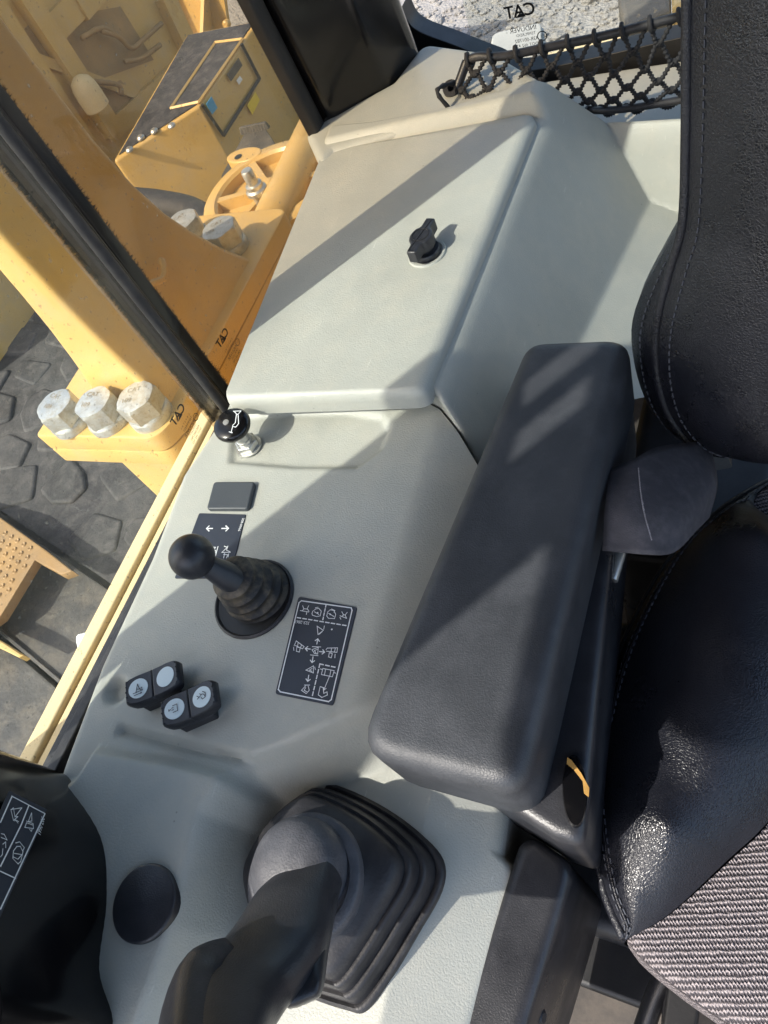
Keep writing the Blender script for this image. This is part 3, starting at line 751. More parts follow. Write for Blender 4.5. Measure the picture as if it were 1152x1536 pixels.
# ------------------------------------------------------------------ rocker switches
def rocker(L, Rr, zc, label, icons):
    a = U(*L, zc); b = U(*Rr, zc); c = (a + b) / 2; d = (b - a); ln = d.length; d.normalize(); s = Vector((-d.y, d.x, 0)); up = Vector((0, 0, 1))
    t = thing('rocker_switch', label, 'switch', (c.x, c.y, 0), 'rocker switches on the console')
    H = ln / 2; Wd = .0150
    def P(x, y, z): return c + d * x + s * y + up * (z - zc)
    # body: concave top, rounded ends
    rings = []
    xs = [-1, -.93, -.8, -.55, -.3, -.06, -.03, .0, .03, .06, .3, .55, .8, .93, 1]
    for q in xs:
        x = q * H; w = Wd * (1 - .30 * max(0, abs(q) - .72) / .28 * (abs(q) > .72))
        top = zc - .0015 + .0028 * q * q + (-.003 if abs(q) > .97 else 0) - (.0010 if abs(q) < .02 else 0)
        bot = .007 + .004 * abs(q) if abs(q) < .95 else zc - .008
        rings.append([P(x, -w, bot), P(x, -w, top - .002), P(x, -w + .0015, top), P(x, w - .0015, top), P(x, w, top - .002), P(x, w, bot)])
    ob('rocker', *loft(rings), M['blackpl'], t, angle=50)
    ob('bezel', *slab([tuple(P(x * H * .62, y * Wd * 1.02, 0).xy) for x, y in ((-1, -1), (1, -1), (1, 1), (-1, 1))], -.002, .0095, .001, rad=.002), M['blackpl'], t)
    mb = MB()
    for sg in (-1, 1):
        for k in range(5):
            y = (-.8 + .4 * k) * Wd * .85; x = sg * H * (.93 - .10 * abs(k - 2) / 2 * .4)
            z = zc - .0015 + .0022
            mb.add(lathe([(.0011, -.001), (.0008, .0007), (0, .0010)], P(x, y, z), n=8, cap1=False))
    tag(mb.ob('grip_dots', M['blackpl'], t), kind='stuff')
    for sg, lines_ in zip((-1, 1), icons):
        z = zc - .0015 + .0028 * .25 + .0004
        tz = Vector((0, 0, 1)) - d * (sg * .0028 * 2 * .5 / H); tz.normalize()
        cc = P(sg * H * .5, 0, z)
        o = ob('icon_disc', *lathe([(.0096, -.0006), (.0096, .0004), (0, .0005)], cc, tz, n=36, cap0=False, cap1=False), M['icon'], t, angle=60)
        if lines_:
            pl = lambda x, y, cc=cc: cc + d * (x * .001) + s * (y * .001) + up * .0008
            strokes(lines_, .0007, pl, tz).ob('icon_print', M['iconink'], o, smooth=False)
i1 = [[(-2, -4), (0, 4), (2, -2), (4, -4)], [(-5, -4), (5, -4)], [(-4, -6.4), (3, -6.4)], [(3, -5.6), (3.8, -6.4), (3, -7)], [(2, -2), (4.5, -1), (4.5, -4)], [(-1, -1), (2, -2)]]
i2 = [[(-1, 3), (3.5, 3), (3.5, -3.5), (-1, -3.5)], [(-4.5, 0), (-3, 0)], [(-2, 1), (-.5, 1)], [(-2, -1), (-.5, -1)], [(-5, .8), (-5, -.8)]]
i3 = [[(-4, 2), (-2, 0), (-4, -1)], [(-2, 0), (1, 2), (3, 1), (4, -2), (1, -3), (0, -1)], [(-1, 3), (0, 2)], [(2, 4), (4.5, 2), (4.5, -1)]]
rocker((187, 1041), (268, 1006), .021, 'rocker switch with one blank white disc, nearer the window', (i1, None))
rocker((241, 1072), (323, 1036), .021, 'rocker switch with pictograms on both white discs', (i2, i3))

# ================================================================== JOYSTICK
jc = U(500, 1345, -.062); js = thing('joystick', 'large black control joystick rising from a stepped rubber gaiter', 'joystick', jc)
jb = [U(px, py, -.060) for px, py in ((478, 1179), (520, 1186), (580, 1216), (628, 1252), (660, 1290), (658, 1335), (622, 1400), (585, 1462), (548, 1512), (520, 1512), (455, 1488), (415, 1450), (385, 1380), (374, 1320), (388, 1275), (425, 1220))]
jb = catmull(jb, 5, True)
ctop = U(460, 1318, -.012)
cen = sum((p for p in jb), Vector()) / len(jb)
def scaled(P, k, c, z): return [Vector((c.x + (p.x - cen.x) * k, c.y + (p.y - cen.y) * k, z)) for p in P]
rings = []
prof = [(1.02, -.066), (1.02, -.061), (.985, -.058), (.955, -.060), (.94, -.055), (.925, -.046), (.905, -.043), (.875, -.044), (.86, -.039), (.85, -.033), (.83, -.030), (.80, -.031), (.785, -.027), (.76, -.021), (.72, -.018), (.66, -.016), (.60, -.013), (.57, -.010)]
for k, z in prof:
    t = (1.02 - k) / .45; c = cen.lerp(Vector((ctop.x, ctop.y, cen.z)), t)
    rr = scaled(jb, k, c, z)
    if k < .66:   # becoming round towards the collar
        w = (.66 - k) / .09; rad = sum((p - Vector((c.x, c.y, z))).length for p in rr) / len(rr)
        rr = [p.lerp(Vector((c.x, c.y, z)) + (p - Vector((c.x, c.y, z))).normalized() * rad, min(1, w)) for p in rr]
    rings.append(rr)
ob('gaiter', *loft(rings), M['rubber'], js, angle=80)
ct = Vector((ctop.x, ctop.y, 0))
ob('collar', *lathe([(.0480, -.016), (.0480, -.006), (.0462, -.003), (.0400, -.002), (.0385, -.004)], ct, n=56, cap1=True), M['dustyblack'], js, angle=50)
# handle: dome, then neck bending forward and up into the grip
def sect(c, ax, side, rx, ry, n=32, pw=2.0):
    a = Vector(ax).normalized(); sdd = Vector(side); sdd = (sdd - a * sdd.dot(a)).normalized(); w = a.cross(sdd)
    out = []
    for k in range(n):
        t = 2 * math.pi * k / n; cx = math.copysign(abs(math.cos(t)) ** (2 / pw), math.cos(t)); sy = math.copysign(abs(math.sin(t)) ** (2 / pw), math.sin(t))
        out.append(Vector(c) + sdd * (cx * rx) + w * (sy * ry))
    return out
dome = [(.0385, -.006), (.0382, .003), (.0365, .011), (.032, .018), (.026, .0225), (.017, .026), (.008, .0278), (.0, .028)]
ob('handle_base', *lathe(dome, U(449, 1304, .0), (-.06, -.06, 1), n=48, cap0=False, cap1=False), M['dustyblack'], js, angle=60)
SEC = [((428, 1326), (519, 1299), .006, .016), ((382, 1360), (501, 1362), .026, .019), ((353, 1406), (490, 1410), .042, .020), ((330, 1432), (468, 1452), .054, .020),
       ((303, 1462), (434, 1490), .070, .020), ((280, 1496), (412, 1530), .088, .021), ((268, 1545), (398, 1578), .110, .021), ((262, 1620), (384, 1650), .138, .020)]
ctr = catmull([(U(*L, z) + U(*Rr, z)) / 2 for L, Rr, z, th in SEC], 5)
lef = catmull([U(*L, z) for L, Rr, z, th in SEC], 5)
ths = np.interp(np.linspace(0, len(SEC) - 1, len(ctr)), range(len(SEC)), [q[3] for q in SEC])
rings = []
for i, p in enumerate(ctr):
    a = ctr[min(i + 1, len(ctr) - 1)] - ctr[max(i - 1, 0)]
    hw_ = lef[i] - p; hw_ = hw_ - a.normalized() * hw_.dot(a.normalized())
    rings.append(sect(p, a, hw_, hw_.length, float(ths[i]), 40, 2.5))
ob('grip', *loft(rings), M['blackpl'], js, angle=70)
# finger ledge wrapping the window side of the grip
lg_ = [U(px, py, z) for px, py, z in ((346, 1430, .070), (318, 1452, .080), (292, 1486, .094), (282, 1535, .114), (276, 1600, .138))]
path = catmull(lg_, 4); rings = []
for i, p in enumerate(path):
    t = i / (len(path) - 1); a = path[min(i + 1, len(path) - 1)] - path[max(i - 1, 0)]
    rings.append(sect(p, a, Vector((1, -.3, 0)), .010 + .006 * min(1, t * 3), .010 + .008 * min(1, t * 3), 20, 2.6))
ob('finger_ledge', *loft(rings), M['blackpl'], js, angle=70)
# flat palm flap on the seat side
fl = [U(px, py, z) for px, py, z in ((505, 1335, .014), (500, 1375, .024), (491, 1425, .036), (482, 1484, .050), (464, 1501, .053), (424, 1509, .060), (418, 1450, .058), (440, 1385, .036), (470, 1335, .018))]
fl = catmull(fl, 4, True); fc_ = sum(fl, Vector()) / len(fl); fn = Vector((.25, .2, 1)).normalized()
rings = [[fc_ + (p - fc_) * k + fn * h for p in fl] for k, h in ((.92, -.013), (.985, -.010), (1.0, -.004), (.985, .002), (.93, .0055), (.80, .0075), (.5, .008))]
ob('palm_rest', *loft(rings), M['blackpl'], js, angle=70)

# ================================================================== ARMREST and side trim
ar = thing('armrest', 'long dark vinyl armrest beside the seat', 'armrest', (-.18, .3, -.2))
ao = [xy(px, py, .045) for px, py in ((789, 510), (950, 503), (786, 1198), (526, 1128))]
aR = [.022, .024, .026, .030]
ob('pad', *slab(ao, -.03, .048, .016, 7, rad=aR), M['armrest'], ar, angle=70)
bo = [xy(px, py, -.02) for px, py in ((812, 540), (945, 540), (876, 1272), (828, 1256), (600, 1110))]
ob('base_shell', *slab(bo, -.14, -.022, .010, 4, rad=[.02, .02, .014, .03, .03]), M['blackpl'], ar, angle=60)
# dark oval opening painted as a flat black disc, with torn orange label
bc = UP(866, 1178, (-.07, 0, 0), (1, 0, 0))
bn = Vector((.15, -.05, .98)).normalized(); bc2 = U(862, 1186, -.0195)
yv_ = (U(868, 1130, -.03) - U(872, 1250, -.03)).normalized(); yv_ = (yv_ - bn * yv_.dot(bn)).normalized(); xv_ = bn.cross(yv_)
mb = MB().add(loft([[bc2 + (yv_ * math.cos(t) * .026 * k + xv_ * math.sin(t) * .009 * k) + bn * h for t in [i * math.pi / 16 for i in range(32)]] for k, h in ((1, -.012), (1, 0), (.93, .0025))]))
mb.ob('opening_disc', M['glossblack'], ar, angle=50)
op = [UP(px, py, bc2 + bn * .004, bn) for px, py in ((851, 1136), (858, 1141), (872, 1160), (884, 1182), (883, 1196), (876, 1190), (874, 1172), (860, 1154), (850, 1146))]
ob('torn_label', op, [tuple(range(len(op)))], M['orange'], ar, smooth=False)

tr = thing('side_trim', 'long black plastic trim along the seat side of the joystick panel', 'trim', (-.12, 0, -.3))
to = [xy(px, py, -.10) for px, py in ((778, 1262), (800, 1254), (848, 1286), (858, 1312), (842, 1372), (770, 1600), (740, 1700), (625, 1700))]
ob('trim_panel', *slab(to, -.34, -.10, .010, 5, rad=[.012, .012, .02, .02, .05, .05, .01, .01]), M['blackpl'], tr, angle=60)
for px, py in ((800, 1520),):
    ob('clip', *lathe([(.008, 0), (.008, .006), (.004, .010), (0, .010)], U(px, py, -.16), (1, 0, .3), n=16, cap1=False), M['rubber'], tr)

# ================================================================== SEAT
st_ = thing('operator_seat', 'black leather operator seat with knitted fabric centre', 'seat', (.20, .25, -.66))
XC = .20
CZ = -.145
E_ = catmull([U(px, py, CZ) for px, py in ((938, 1408), (908, 1335), (892, 1240), (890, 1160), (902, 1085), (938, 968), (1000, 852), (1062, 786), (1112, 748), (1190, 706))], 6)
B_ = catmull([U(px, py, CZ + .004) for px, py in ((940, 1409), (1005, 1372), (1085, 1300), (1152, 1236), (1215, 1140), (1240, 1010), (1225, 890), (1180, 810), (1130, 752), (1200, 704))], 6)
nrow = len(E_)
def seat_half(mir):
    def mx(p): return Vector((2 * XC - p.x, p.y, p.z)) if mir else p
    # leather bolster with piping-side skirt
    V = []; ns = 22; prof = [(-.030, -.16), (-.012, -.11), (.004, -.06), (.004, -.028), (.000, -.012)]
    for j in range(nrow):
        e, b_ = E_[j], B_[j]; t = j / (nrow - 1)
        out = (e - Vector((XC - .05, .25, CZ))); out.z = 0; out.normalize()
        for o_, dz in prof: V.append(mx(e + out * o_ + Vector((0, 0, dz))))
        wd = (b_ - e).length
        for i in range(ns):
            s = i / (ns - 1); hgt = .060 * min(1, wd / .11) * (math.sin(math.pi * min(1, s * .92 + .02)) ** .75)
            wr = .0016 * math.sin(38 * t + 9 * s) * math.sin(math.pi * s)
            V.append(mx(e.lerp(b_, s) + Vector((0, 0, hgt + wr - .006 * s * (1 - s)))))
    nu = len(prof) + ns; Fq = grid_faces(nu, nrow)
    if mir: Fq = [f[::-1] for f in Fq]
    return V, Fq
cush = ob('bolster', *seat_half(False), M['leather'], st_, angle=60)
ob('bolster', *seat_half(True), M['leather'], st_, angle=60)
# fabric insert
V = []; UV = []; nf = 60; rows = [-.30, -.24, -.18, -.12, -.08, -.05, -.02] + [k / 40 for k in range(41)]
def Bt(t):
    q = max(0, min(1, t)) * (nrow - 1); i = min(int(q), nrow - 2); return B_[i].lerp(B_[i + 1], q - i)
for t in rows:
    a = Bt(max(0, t)); b_ = Vector((2 * XC - a.x, a.y, a.z))
    for i in range(nf):
        s = i / (nf - 1); p = a.lerp(b_, s)
        blg = math.sin(math.pi * s) ** .7
        p.y -= .055 * blg * (1 - max(0, t)) ** 5
        p.z += .012 * min(1, t * 12 if t > 0 else 0) * blg - .004 * (t <= .001)
        if t < 0: q = -t / .30; p.y -= .022 * math.sin(q * 2.2) - .0; p.z -= .16 * q ** 1.25; p.y += .03 * q
        V.append(p); UV.append((p.x + .35 * p.y, p.y - .35 * p.x - p.z * (1 if t < 0 else 0)))
ob('fabric_insert', V, [f for f in grid_faces(nf, len(rows))], M['fabric'], cush, angle=180, uvs=UV)
# stitched piping along the bolster edge
pth = [e + Vector((-.001, 0, .002)) for e in E_]
ob('piping', *tube(pth, .0042, 8), M['leather'], cush, angle=180)
mb = MB()
def stitch(path, off, mb, step=.0075, r=.0007):
    acc = 0
    for a, b_ in zip(path[:-1], path[1:]):
        L = (b_ - a).length; d = (b_ - a) / max(L, 1e-6)
        while acc < L:
            p = a + d * acc; mb.add(tube([p + off, p + off + d * step * .62], r, 5)); acc += step
        acc -= L
E2 = [e.lerp(b_, .012 / max(.02, (b_ - e).length)) + Vector((0, 0, .060 * min(1, (b_ - e).length / .11) * (math.sin(math.pi * min(1, .012 / max(.02, (b_ - e).length) * .92 + .02)) ** .75) + .0006)) for e, b_ in zip(E_, B_)]
stitch(E2, Vector((0, 0, .0004)), mb)
def edge_line(off):
    out = []
    for e, b_ in zip(E_, B_):
        L = max(.02, (b_ - e).length); s = min(.5, off / L)
        out.append(e.lerp(b_, s) + Vector((0, 0, .060 * min(1, (b_ - e).length / .11) * (math.sin(math.pi * min(1, s * .92 + .02)) ** .75) + .0002)))
    return out
stitch(edge_line(.0065), Vector((0, 0, .0004)), mb)
ob('seam_welt', *tube(edge_line(.0095), .0012, 6), M['leather'], cush, angle=180)
tag(mb.ob('stitching', M['thread'], cush), kind='stuff')

# backrest
BP = Vector((0, .462, -.06)); BN = Vector((0, -1, .27)).normalized(); BUP = Vector((0, .27, 1)).normalized()
ol = [UP(px, py, BP, BN) for px, py in ((1160, 676), (1090, 681), (1042, 667), (1005, 626), (986, 565), (985, 490), (1005, 405), (1024, 335), (1029, 210), (1030, 90), (1031, 0), (1034, -70))]
zt = ol[-1]
top = [zt + BUP * .10 + Vector((.004, 0, 0)), zt + BUP * .2 + Vector((.02, 0, 0)), zt + BUP * .27 + Vector((.06, 0, 0)), zt + BUP * .30 + Vector((.13, 0, 0))]
left = catmull(ol + top, 5)
ring0 = left + [Vector((2 * XC - p.x, p.y, p.z)) for p in left[::-1]]
def medial(p):
    h = (p - BP).dot(BUP); h = max(.10, min(.45, h)); q = BP + BUP * h; return Vector((XC, q.y, q.z))
rings = []
for r in (.02, .25, .45, .6, .7, .78, .84, .89, .93, .96, .985, 1.0):
    rings.append([medial(p).lerp(p, r) + BN * (.055 * (1 - ((r - 0) ** 5)) - (.035 * (1 - sm(.35, .75, r)))) for p in ring0])
def sideoff(p, k):
    o_ = p - medial(p); o_.normalize(); h = (p - BP).dot(BUP)
    return o_ * k
back_rings = []
for k, dp in ((.004, .004), (.010, .014), (.016, .030), (.016, .060), (.008, .085), (-.015, .10)):
    back_rings.append([p + sideoff(p, k * (.05 + 1.6 * sm(.24, .10, (p - BP).dot(BUP)))) - BN * dp for p in ring0])
brk = ob('backrest', *loft(rings[::1] + back_rings), M['leather'], st_, angle=70)
ob('piping', *tube(ring0[:len(left)], .0042, 8), M['leather'], brk, angle=180)
mb = MB()
s1 = [medial(p).lerp(p, .955) + BN * (.055 * (1 - .955 ** 5) + .0006) for p in left]
stitch(s1, Vector(), mb)
s1 = [p + sideoff(p, .009 * (.05 + 1.6 * sm(.24, .10, (p - BP).dot(BUP))) + .0005) - BN * .012 for p in left]
stitch(s1, Vector((0, -.001, 0)), mb)
tag(mb.ob('stitching', M['thread'], brk), kind='stuff')
# seat pedestal and slides under the cushion
MB().add(box(-.15, .02, .42, .80, -.66, -.22)).ob('seat_side_cover', M['blackpl'], st_, bevel=.02)
MB().add(box(-.17, -.03, .035, .42, -.66, -.41)).ob('suspension_cover', M['blackpl'], st_, bevel=.02)
MB().add(box(-.14, -.045, -.02, .06, -.66, -.47)).ob('suspension_bracket', M['matteblack'], st_, bevel=.008)
mb = MB().add(box(.00, .40, .06, .44, -.66, -.30)); mb.ob('pedestal', M['blackpl'], st_, bevel=.02)
for x in (-.03, .42):
    MB().add(box(x, x + .03, -.06, .42, -.34, -.30)).ob('slide_rail', M['matteblack'], st_, bevel=.004)
MB().add(box(-.04, .44, .05, .46, -.315, -.29)).ob('seat_pan', M['matteblack'], st_, bevel=.008)
lvp = [U(1010, 1440, -.33), U(985, 1490, -.34), U(960, 1560, -.36)]
ob('adjust_lever', *tube(catmull(lvp, 5), .010, 10), M['blackpl'], st_)
ob('cable', *tube(catmull([U(1025, 1400, -.32), U(1003, 1470, -.33), U(995, 1580, -.36)], 6), .0035, 8), M['rubber'], st_)

# ------------------------------------------------------------------ seat belt sleeve
sb = thing('seat_belt', 'grey webbing belt sleeve with frayed seam tucked beside the backrest', 'seat belt', U(960, 760, -.12))
q0 = [(915, 706), (908, 760), (904, 826)]; q1 = [(950, 690), (955, 762), (975, 832)]; q2 = [(985, 672), (1010, 760), (1010, 828)]; q3 = [(1040, 664), (1054, 740), (1042, 796)]; q4 = [(1062, 662), (1074, 722), (1062, 776)]
zc_ = [.022, .022, .004, -.030, -.06]
cols = [catmull([U(px, py, zc_[k] - .012 * abs(i - 1)) for i, (px, py) in enumerate(q)], 8) for k, q in enumerate((q0, q1, q2, q3, q4))]
V = []; 
nr = len(cols[0])
for i in range(nr):
    V += catmull([c[i] for c in cols], 6)
nc = len(V) // nr
ob('webbing', V, grid_faces(nc, nr), M['web'], sb, angle=180, solid=.003)
mb = MB()
for i in range(2, nr - 3):
    for f_ in (0, .33, .66):
        p = V[i * nc + 7].lerp(V[(i + 1) * nc + 7], f_); q = V[i * nc + 8]
        mb.add(tube([p + Vector((0, 0, .0019)), p.lerp(q, random.uniform(.08, .22)) + Vector((0, .0006, .0019))], .00045, 5))
tag(mb.ob('seam_stitching', M['fray'], sb), kind='stuff')
pn = U(926, 840, -.05)
ob('anchor_pin', *lathe([(.006, -.02), (.006, .018), (.005, .02)], pn, (.1, 1, .1), n=14), M['zinc'], sb, angle=50)
ob('buckle_tongue', *tube([U(1010, 700, -.10), U(1080, 690, -.12), U(1075, 640, -.13)], .014, 4), M['matteblack'], sb)

# ================================================================== CARGO NET
nt = thing('cargo_net', 'black knotted elastic cargo net stretched below the rear window', 'net', (-.3, 1.02, -.05))
up_l = catmull([U(px, py, z) for px, py, z in ((700, 92, .075), (716, 85, .080), (755, 84, .074), (830, 69, .062), (904, 54, .056), (1023, 24, .056), (1200, -20, .056))], 8)
lo_l = catmull([U(px, py, z) for px, py, z in ((676, 166, .045), (730, 170, .030), (800, 166, .010), (870, 168, -.030), (925, 170, -.060), (1023, 156, -.070), (1200, 125, -.070))], 8)
def along(L, t):
    ds = [(b_ - a_).length for a_, b_ in zip(L[:-1], L[1:])]; q = t * sum(ds)
    for i, d_ in enumerate(ds):
        if q <= d_: return L[i].lerp(L[i + 1], q / d_)
        q -= d_
    return L[-1].copy()
def netp(s, t):
    p = along(up_l, s).lerp(along(lo_l, s), t); sag = math.sin(math.pi * t)
    return p + Vector((0, -.008 * sag, -.014 * sag))
def rope(i_): return lambda t: .0028 * (1 + .34 * math.sin(t * i_))
NCELL, NROW = 12, 6; rng = random.Random(11)
jit = {(a, b): (rng.uniform(-.10, .10), rng.uniform(-.10, .10)) for a in range(2 * NCELL + 2) for b in range(NROW + 2)}
def node(a, b):
    ja, jb_ = jit[(a, b)]
    s = (a + ja * 1.6 * (0 < b < NROW)) / (2 * NCELL); t = (b + (jb_ if 0 < b < NROW else 0)) / NROW
    return netp(max(0, min(1, s)), t)
for b in range(NROW):
    pts = []
    for a in range(0, 2 * NCELL + 1):
        lower = (a + b) % 2
        pts.append(node(a, b + lower) + Vector((0, -.003 if lower else .001, 0)))
    path = catmull(pts, 26)
    ob('cord', *tube(path, .003, 7, rope(2 * NCELL * 46.0)), M['cord'], nt, angle=180)
mb = MB()
for b in range(1, NROW):
    for a in range(2 * NCELL + 1):
        if (a + b) % 2 == 0:
            p = node(a, b)
            mb.add(lathe([(0, -.006), (.0042, -.004), (.0055, 0), (.0042, .004), (0, .006)], p, (1, 0, .2), n=8, cap0=False, cap1=False))
tag(mb.ob('knots', M['cord'], nt), kind='stuff')
ob('edge_rod', *tube(up_l, .0055, 10), M['rubber'], nt, angle=180)
mid_l = [netp(.42 + .58 * k / 30, .86) + Vector((0, -.006, .002)) for k in range(31)]
ob('edge_rod', *tube(mid_l, .0050, 10), M['rubber'], nt, angle=180)
for k in range(NCELL):
    s = (2 * k + .0) / (2 * NCELL); c = along(up_l, min(1, s + .005)); tp_ = [c + Vector((.004 * (q - 4) / 4 + .002, .0085 * math.cos(q * .785), .0085 * math.sin(q * .785))) for q in range(9)]
    ob('loop', *tube(tp_, .0029, 6), M['cord'], nt, angle=180)
hk_ = U(686, 108, .05)
mb = MB().add(tube(catmull([up_l[0], up_l[0] + Vector((-.012, -.004, -.02)), along(lo_l, 0) + Vector((-.01, 0, .03)), along(lo_l, 0)], 6), .0065, 8, rope(60)))
mb.ob('gathered_end', M['cord'], nt, angle=180)
hp_ = up_l[0] + Vector((-.022, -.02, -.022))
mb = MB().add(lathe([(.011, -.004), (.011, .004), (.0045, .004), (.0045, -.004)], hp_, (.2, -.6, .8), n=20)).add(tube([hp_ + Vector((.008, 0, 0)), up_l[0]], .006, 8))
mb.ob('hook', M['blackpl'], nt, angle=50)

# ================================================================== OUTSIDE
# bolted yellow column beside the cab
cl = thing('bolted_column', 'yellow steel column flaring onto a bolted flange outside the side window', 'column', (-1.0, .75, -.3))
def rr(x0, x1, y0, y1, z, r, n=4): return [Vector((p.x, p.y, z)) for p in round_poly([(x0, y0), (x1, y0), (x1, y1), (x0, y1)], r, n)]
prof = [(-.215, -1.06, -.888, .575, .935), (-.19, -1.055, -.898, .58, .925), (-.15, -1.05, -.915, .585, .905), (-.10, -1.045, -.932, .59, .885), (-.04, -1.04, -.946, .595, .865), (.03, -1.035, -.955, .598, .85), (.12, -1.03, -.96, .60, .84), (.3, -1.03, -.96, .60, .83), (1.6, -1.03, -.96, .60, .82)]
ob('column_body', *loft([rr(a, b_, c, d, z, .012) for z, a, b_, c, d in prof]), M['yellow'], cl, angle=50)
fo = [(-1.16, .497), (-.885, .512), (-.868, .56), (-.872, 1.07), (-1.16, 1.07)]; fR = [.01, .04, .03, .03, .01]
ob('flange', *slab(fo, -.236, -.20, .004, 2, rad=fR), M['yellow'], cl, angle=40)
ob('mating_flange', *slab(fo, -.275, -.239, .004, 2, rad=fR), M['yellow'], cl, angle=40)
ob('support_post', *slab([(-1.14, .56), (-.92, .56), (-.92, 1.04), (-1.14, 1.04)], -1.0, -.275, .005, rad=.02), M['yellow'], cl, angle=40)
ri = lambda: random.uniform(0, 1)
for k, (px, py) in enumerate(((110, 634), (167, 631), (229, 624), (347, 374), (292, 362))):
    p = U(px, py, -.20)
    a0 = .35 + .22 * k
    wsh = lathe([(.0375, 0), (.0375, .013), (.0365, .015), (.0345, .018)], p, n=36)
    o = ob('bolt', *wsh, M['boltsteel'], cl, angle=50)
    def hexr(q, r):
        t = (q % 4) / 4; c0_ = q // 4 * math.pi / 3 + a0; c1_ = c0_ + math.pi / 3
        return Vector((math.cos(c0_), math.sin(c0_), 0)) * r * (1 - t) + Vector((math.cos(c1_), math.sin(c1_), 0)) * r * t
    hx = [[p + hexr(q, .0375) + Vector((0, 0, h)) for q in range(24)] for h in (.018, .047)]
    hx.append([p + hexr(q, .0375).normalized() * min(.0335, hexr(q, .0375).length * .985) + Vector((0, 0, .0515)) for q in range(24)])
    hx.append([p + hexr(q, .0375).normalized() * .0305 + Vector((0, 0, .0520)) for q in range(24)])
    ob('bolt_head', *loft(hx), M['boltsteel'], o, angle=25)
    st2 = MB()
    for w_t, dy in (("CAT", .010), ("109", -.012)):
        st2.add(text_vf(w_t, p + Vector((.020 * math.cos(a0 + 2.6), .020 * math.sin(a0 + 2.6), .0526)) + Vector((-math.sin(a0 + 2.6), math.cos(a0 + 2.6), 0)) * -dy * 0 + Vector((0, dy, 0)), (math.cos(a0 - .5), math.sin(a0 - .5), 0), (-math.sin(a0 - .5), math.cos(a0 - .5), 0), .013))
    st2.ob('head_stamp', M['stamp'], o, smooth=False)
eye = wp(222, 415, -.935)
mb = MB().add(tube([eye + Vector((.01 + .018 * math.sin(q * math.pi / 10), .032 * math.cos(q * math.pi / 10), .006 * math.sin(q))) for q in range(11)], .006, 8))
mb.ob('lifting_eye', M['yellow'], cl)

# round ribbed cover with drain fitting, pipe roller in front of it
wc = thing('ribbed_cover', 'round yellow ribbed cover with a silver fitting behind the column', 'cover', U(402, 278, -.30))
c0 = U(404, 280, -.28); RW_ = .165
mb = MB().add(lathe([(RW_, -.06), (RW_, .0), (RW_ - .008, .006), (RW_ - .030, .006), (RW_ - .036, .0), (RW_ - .036, -.022), (.03, -.022), (.03, .004), (0, .006)], c0, n=64, cap0=True, cap1=False))
for k in range(6):
    a = k * math.pi / 3 + .25; d = Vector((math.cos(a), math.sin(a), 0)); s = Vector((-d.y, d.x, 0))
    p0 = c0 + d * .025; p1 = c0 + d * (RW_ - .034)
    mb.add(loft([[p - s * w + Vector((0, 0, -.022)), p - s * (w * .7) + Vector((0, 0, .002)), p + s * (w * .7) + Vector((0, 0, .002)), p + s * w + Vector((0, 0, -.022))] for p, w in ((p0, .010), (p1, .012))]))
mb.ob('cover_plate', M['yellow'], wc, angle=40)
lg = U(368, 236, -.28)
mb = MB().add(slab(catmull([(lg.x + .05 * math.cos(t), lg.y + .028 * math.sin(t), 0) for t in [q * math.pi / 6 for q in range(12)]], 2, True), -.30, -.272, .004)); mb.ob('lug', M['yellow'], wc)
ob('lug_hole', *lathe([(.010, -.271), (0, -.2705)], (lg.x - .012, lg.y - .008, 0), n=20, cap0=False, cap1=False), M['darkprint'], wc)
fp = U(394, 302, -.28)
ob('fitting', *lathe([(.016, -.01), (.016, .02), (.024, .024), (.024, .032), (.019, .036), (.019, .044), (.013, .046), (.013, .075), (.011, .078)], fp, n=28), M['zinc'], wc, angle=40)
pr = thing('pipe_roller', 'smooth yellow horizontal tube beside the ribbed cover', 'tube', U(430, 270, -.3))
pa, pb = U(392, 344, -.26), U(470, 180, -.26)
ob('tube_body', *lathe([(.040, 0), (.043, .004), (.043, (pb - pa).length - .004), (.040, (pb - pa).length)], pa - Vector((0, 0, .02)), pb - pa, n=40), M['yellow'], pr, angle=40)

# storage box with black top
sx = thing('storage_box', 'yellow storage box with black anti-slip top and blue sticker', 'box', (-2.15, 2.4, -1.4))
ZB = -.60
bo_ = [(-2.245, 1.965), (-1.985, 2.245), (-1.975, 2.80), (-2.36, 2.82)]
ob('box_body', *slab(bo_, -1.35, ZB, .010, 3, rad=.012), M['yellow'], sx, angle=40)
ti = inset([Vector(p) for p in bo_], -.0); ti = inset([Vector(p) for p in bo_] if area2(bo_) > 0 else [Vector(p) for p in bo_[::-1]], .018)
ob('antislip_top', *slab(ti, ZB + .0005, ZB + .004, .001, 1), M['antislip'], sx, smooth=False)
lp_ = [(-2.12, 2.25), (-1.99, 2.26), (-1.985, 2.66), (-2.13, 2.68)]
mb = MB(); q = [Vector((x, y, ZB + .0065)) for x, y in lp_]
for a, b_ in zip(q, q[1:] + q[:1]):
    mb.add(tube([a, b_], .006, 4))
mb.ob('lid_edging', M['yellow'], sx, smooth=False)
BXN = Vector((.555, -.010, 0)).normalized()
def bx(px, py): return UP(px, py, Vector((-1.980, 2.245, 0)) + BXN * .004, BXN)
def plate(name, pts, m, th=.004, parent=sx, n=Vector((1, 0, 0)), lift=0.0):
    P = [p + n * lift for p in pts]; k = len(P)
    f = [tuple(range(k))] + [tuple(k + i for i in range(k))[::-1]] + [(i, i + k, (i + 1) % k + k, (i + 1) % k) for i in range(k)]
    return ob(name, P + [p - n * th for p in P], f, m, parent, smooth=False)
dq = [bx(303, 157), bx(335, 203), bx(389, 118), bx(362, 66)]
for a, b_ in zip(dq[:2] + dq[1:3], dq[1:3] + dq[2:]): pass
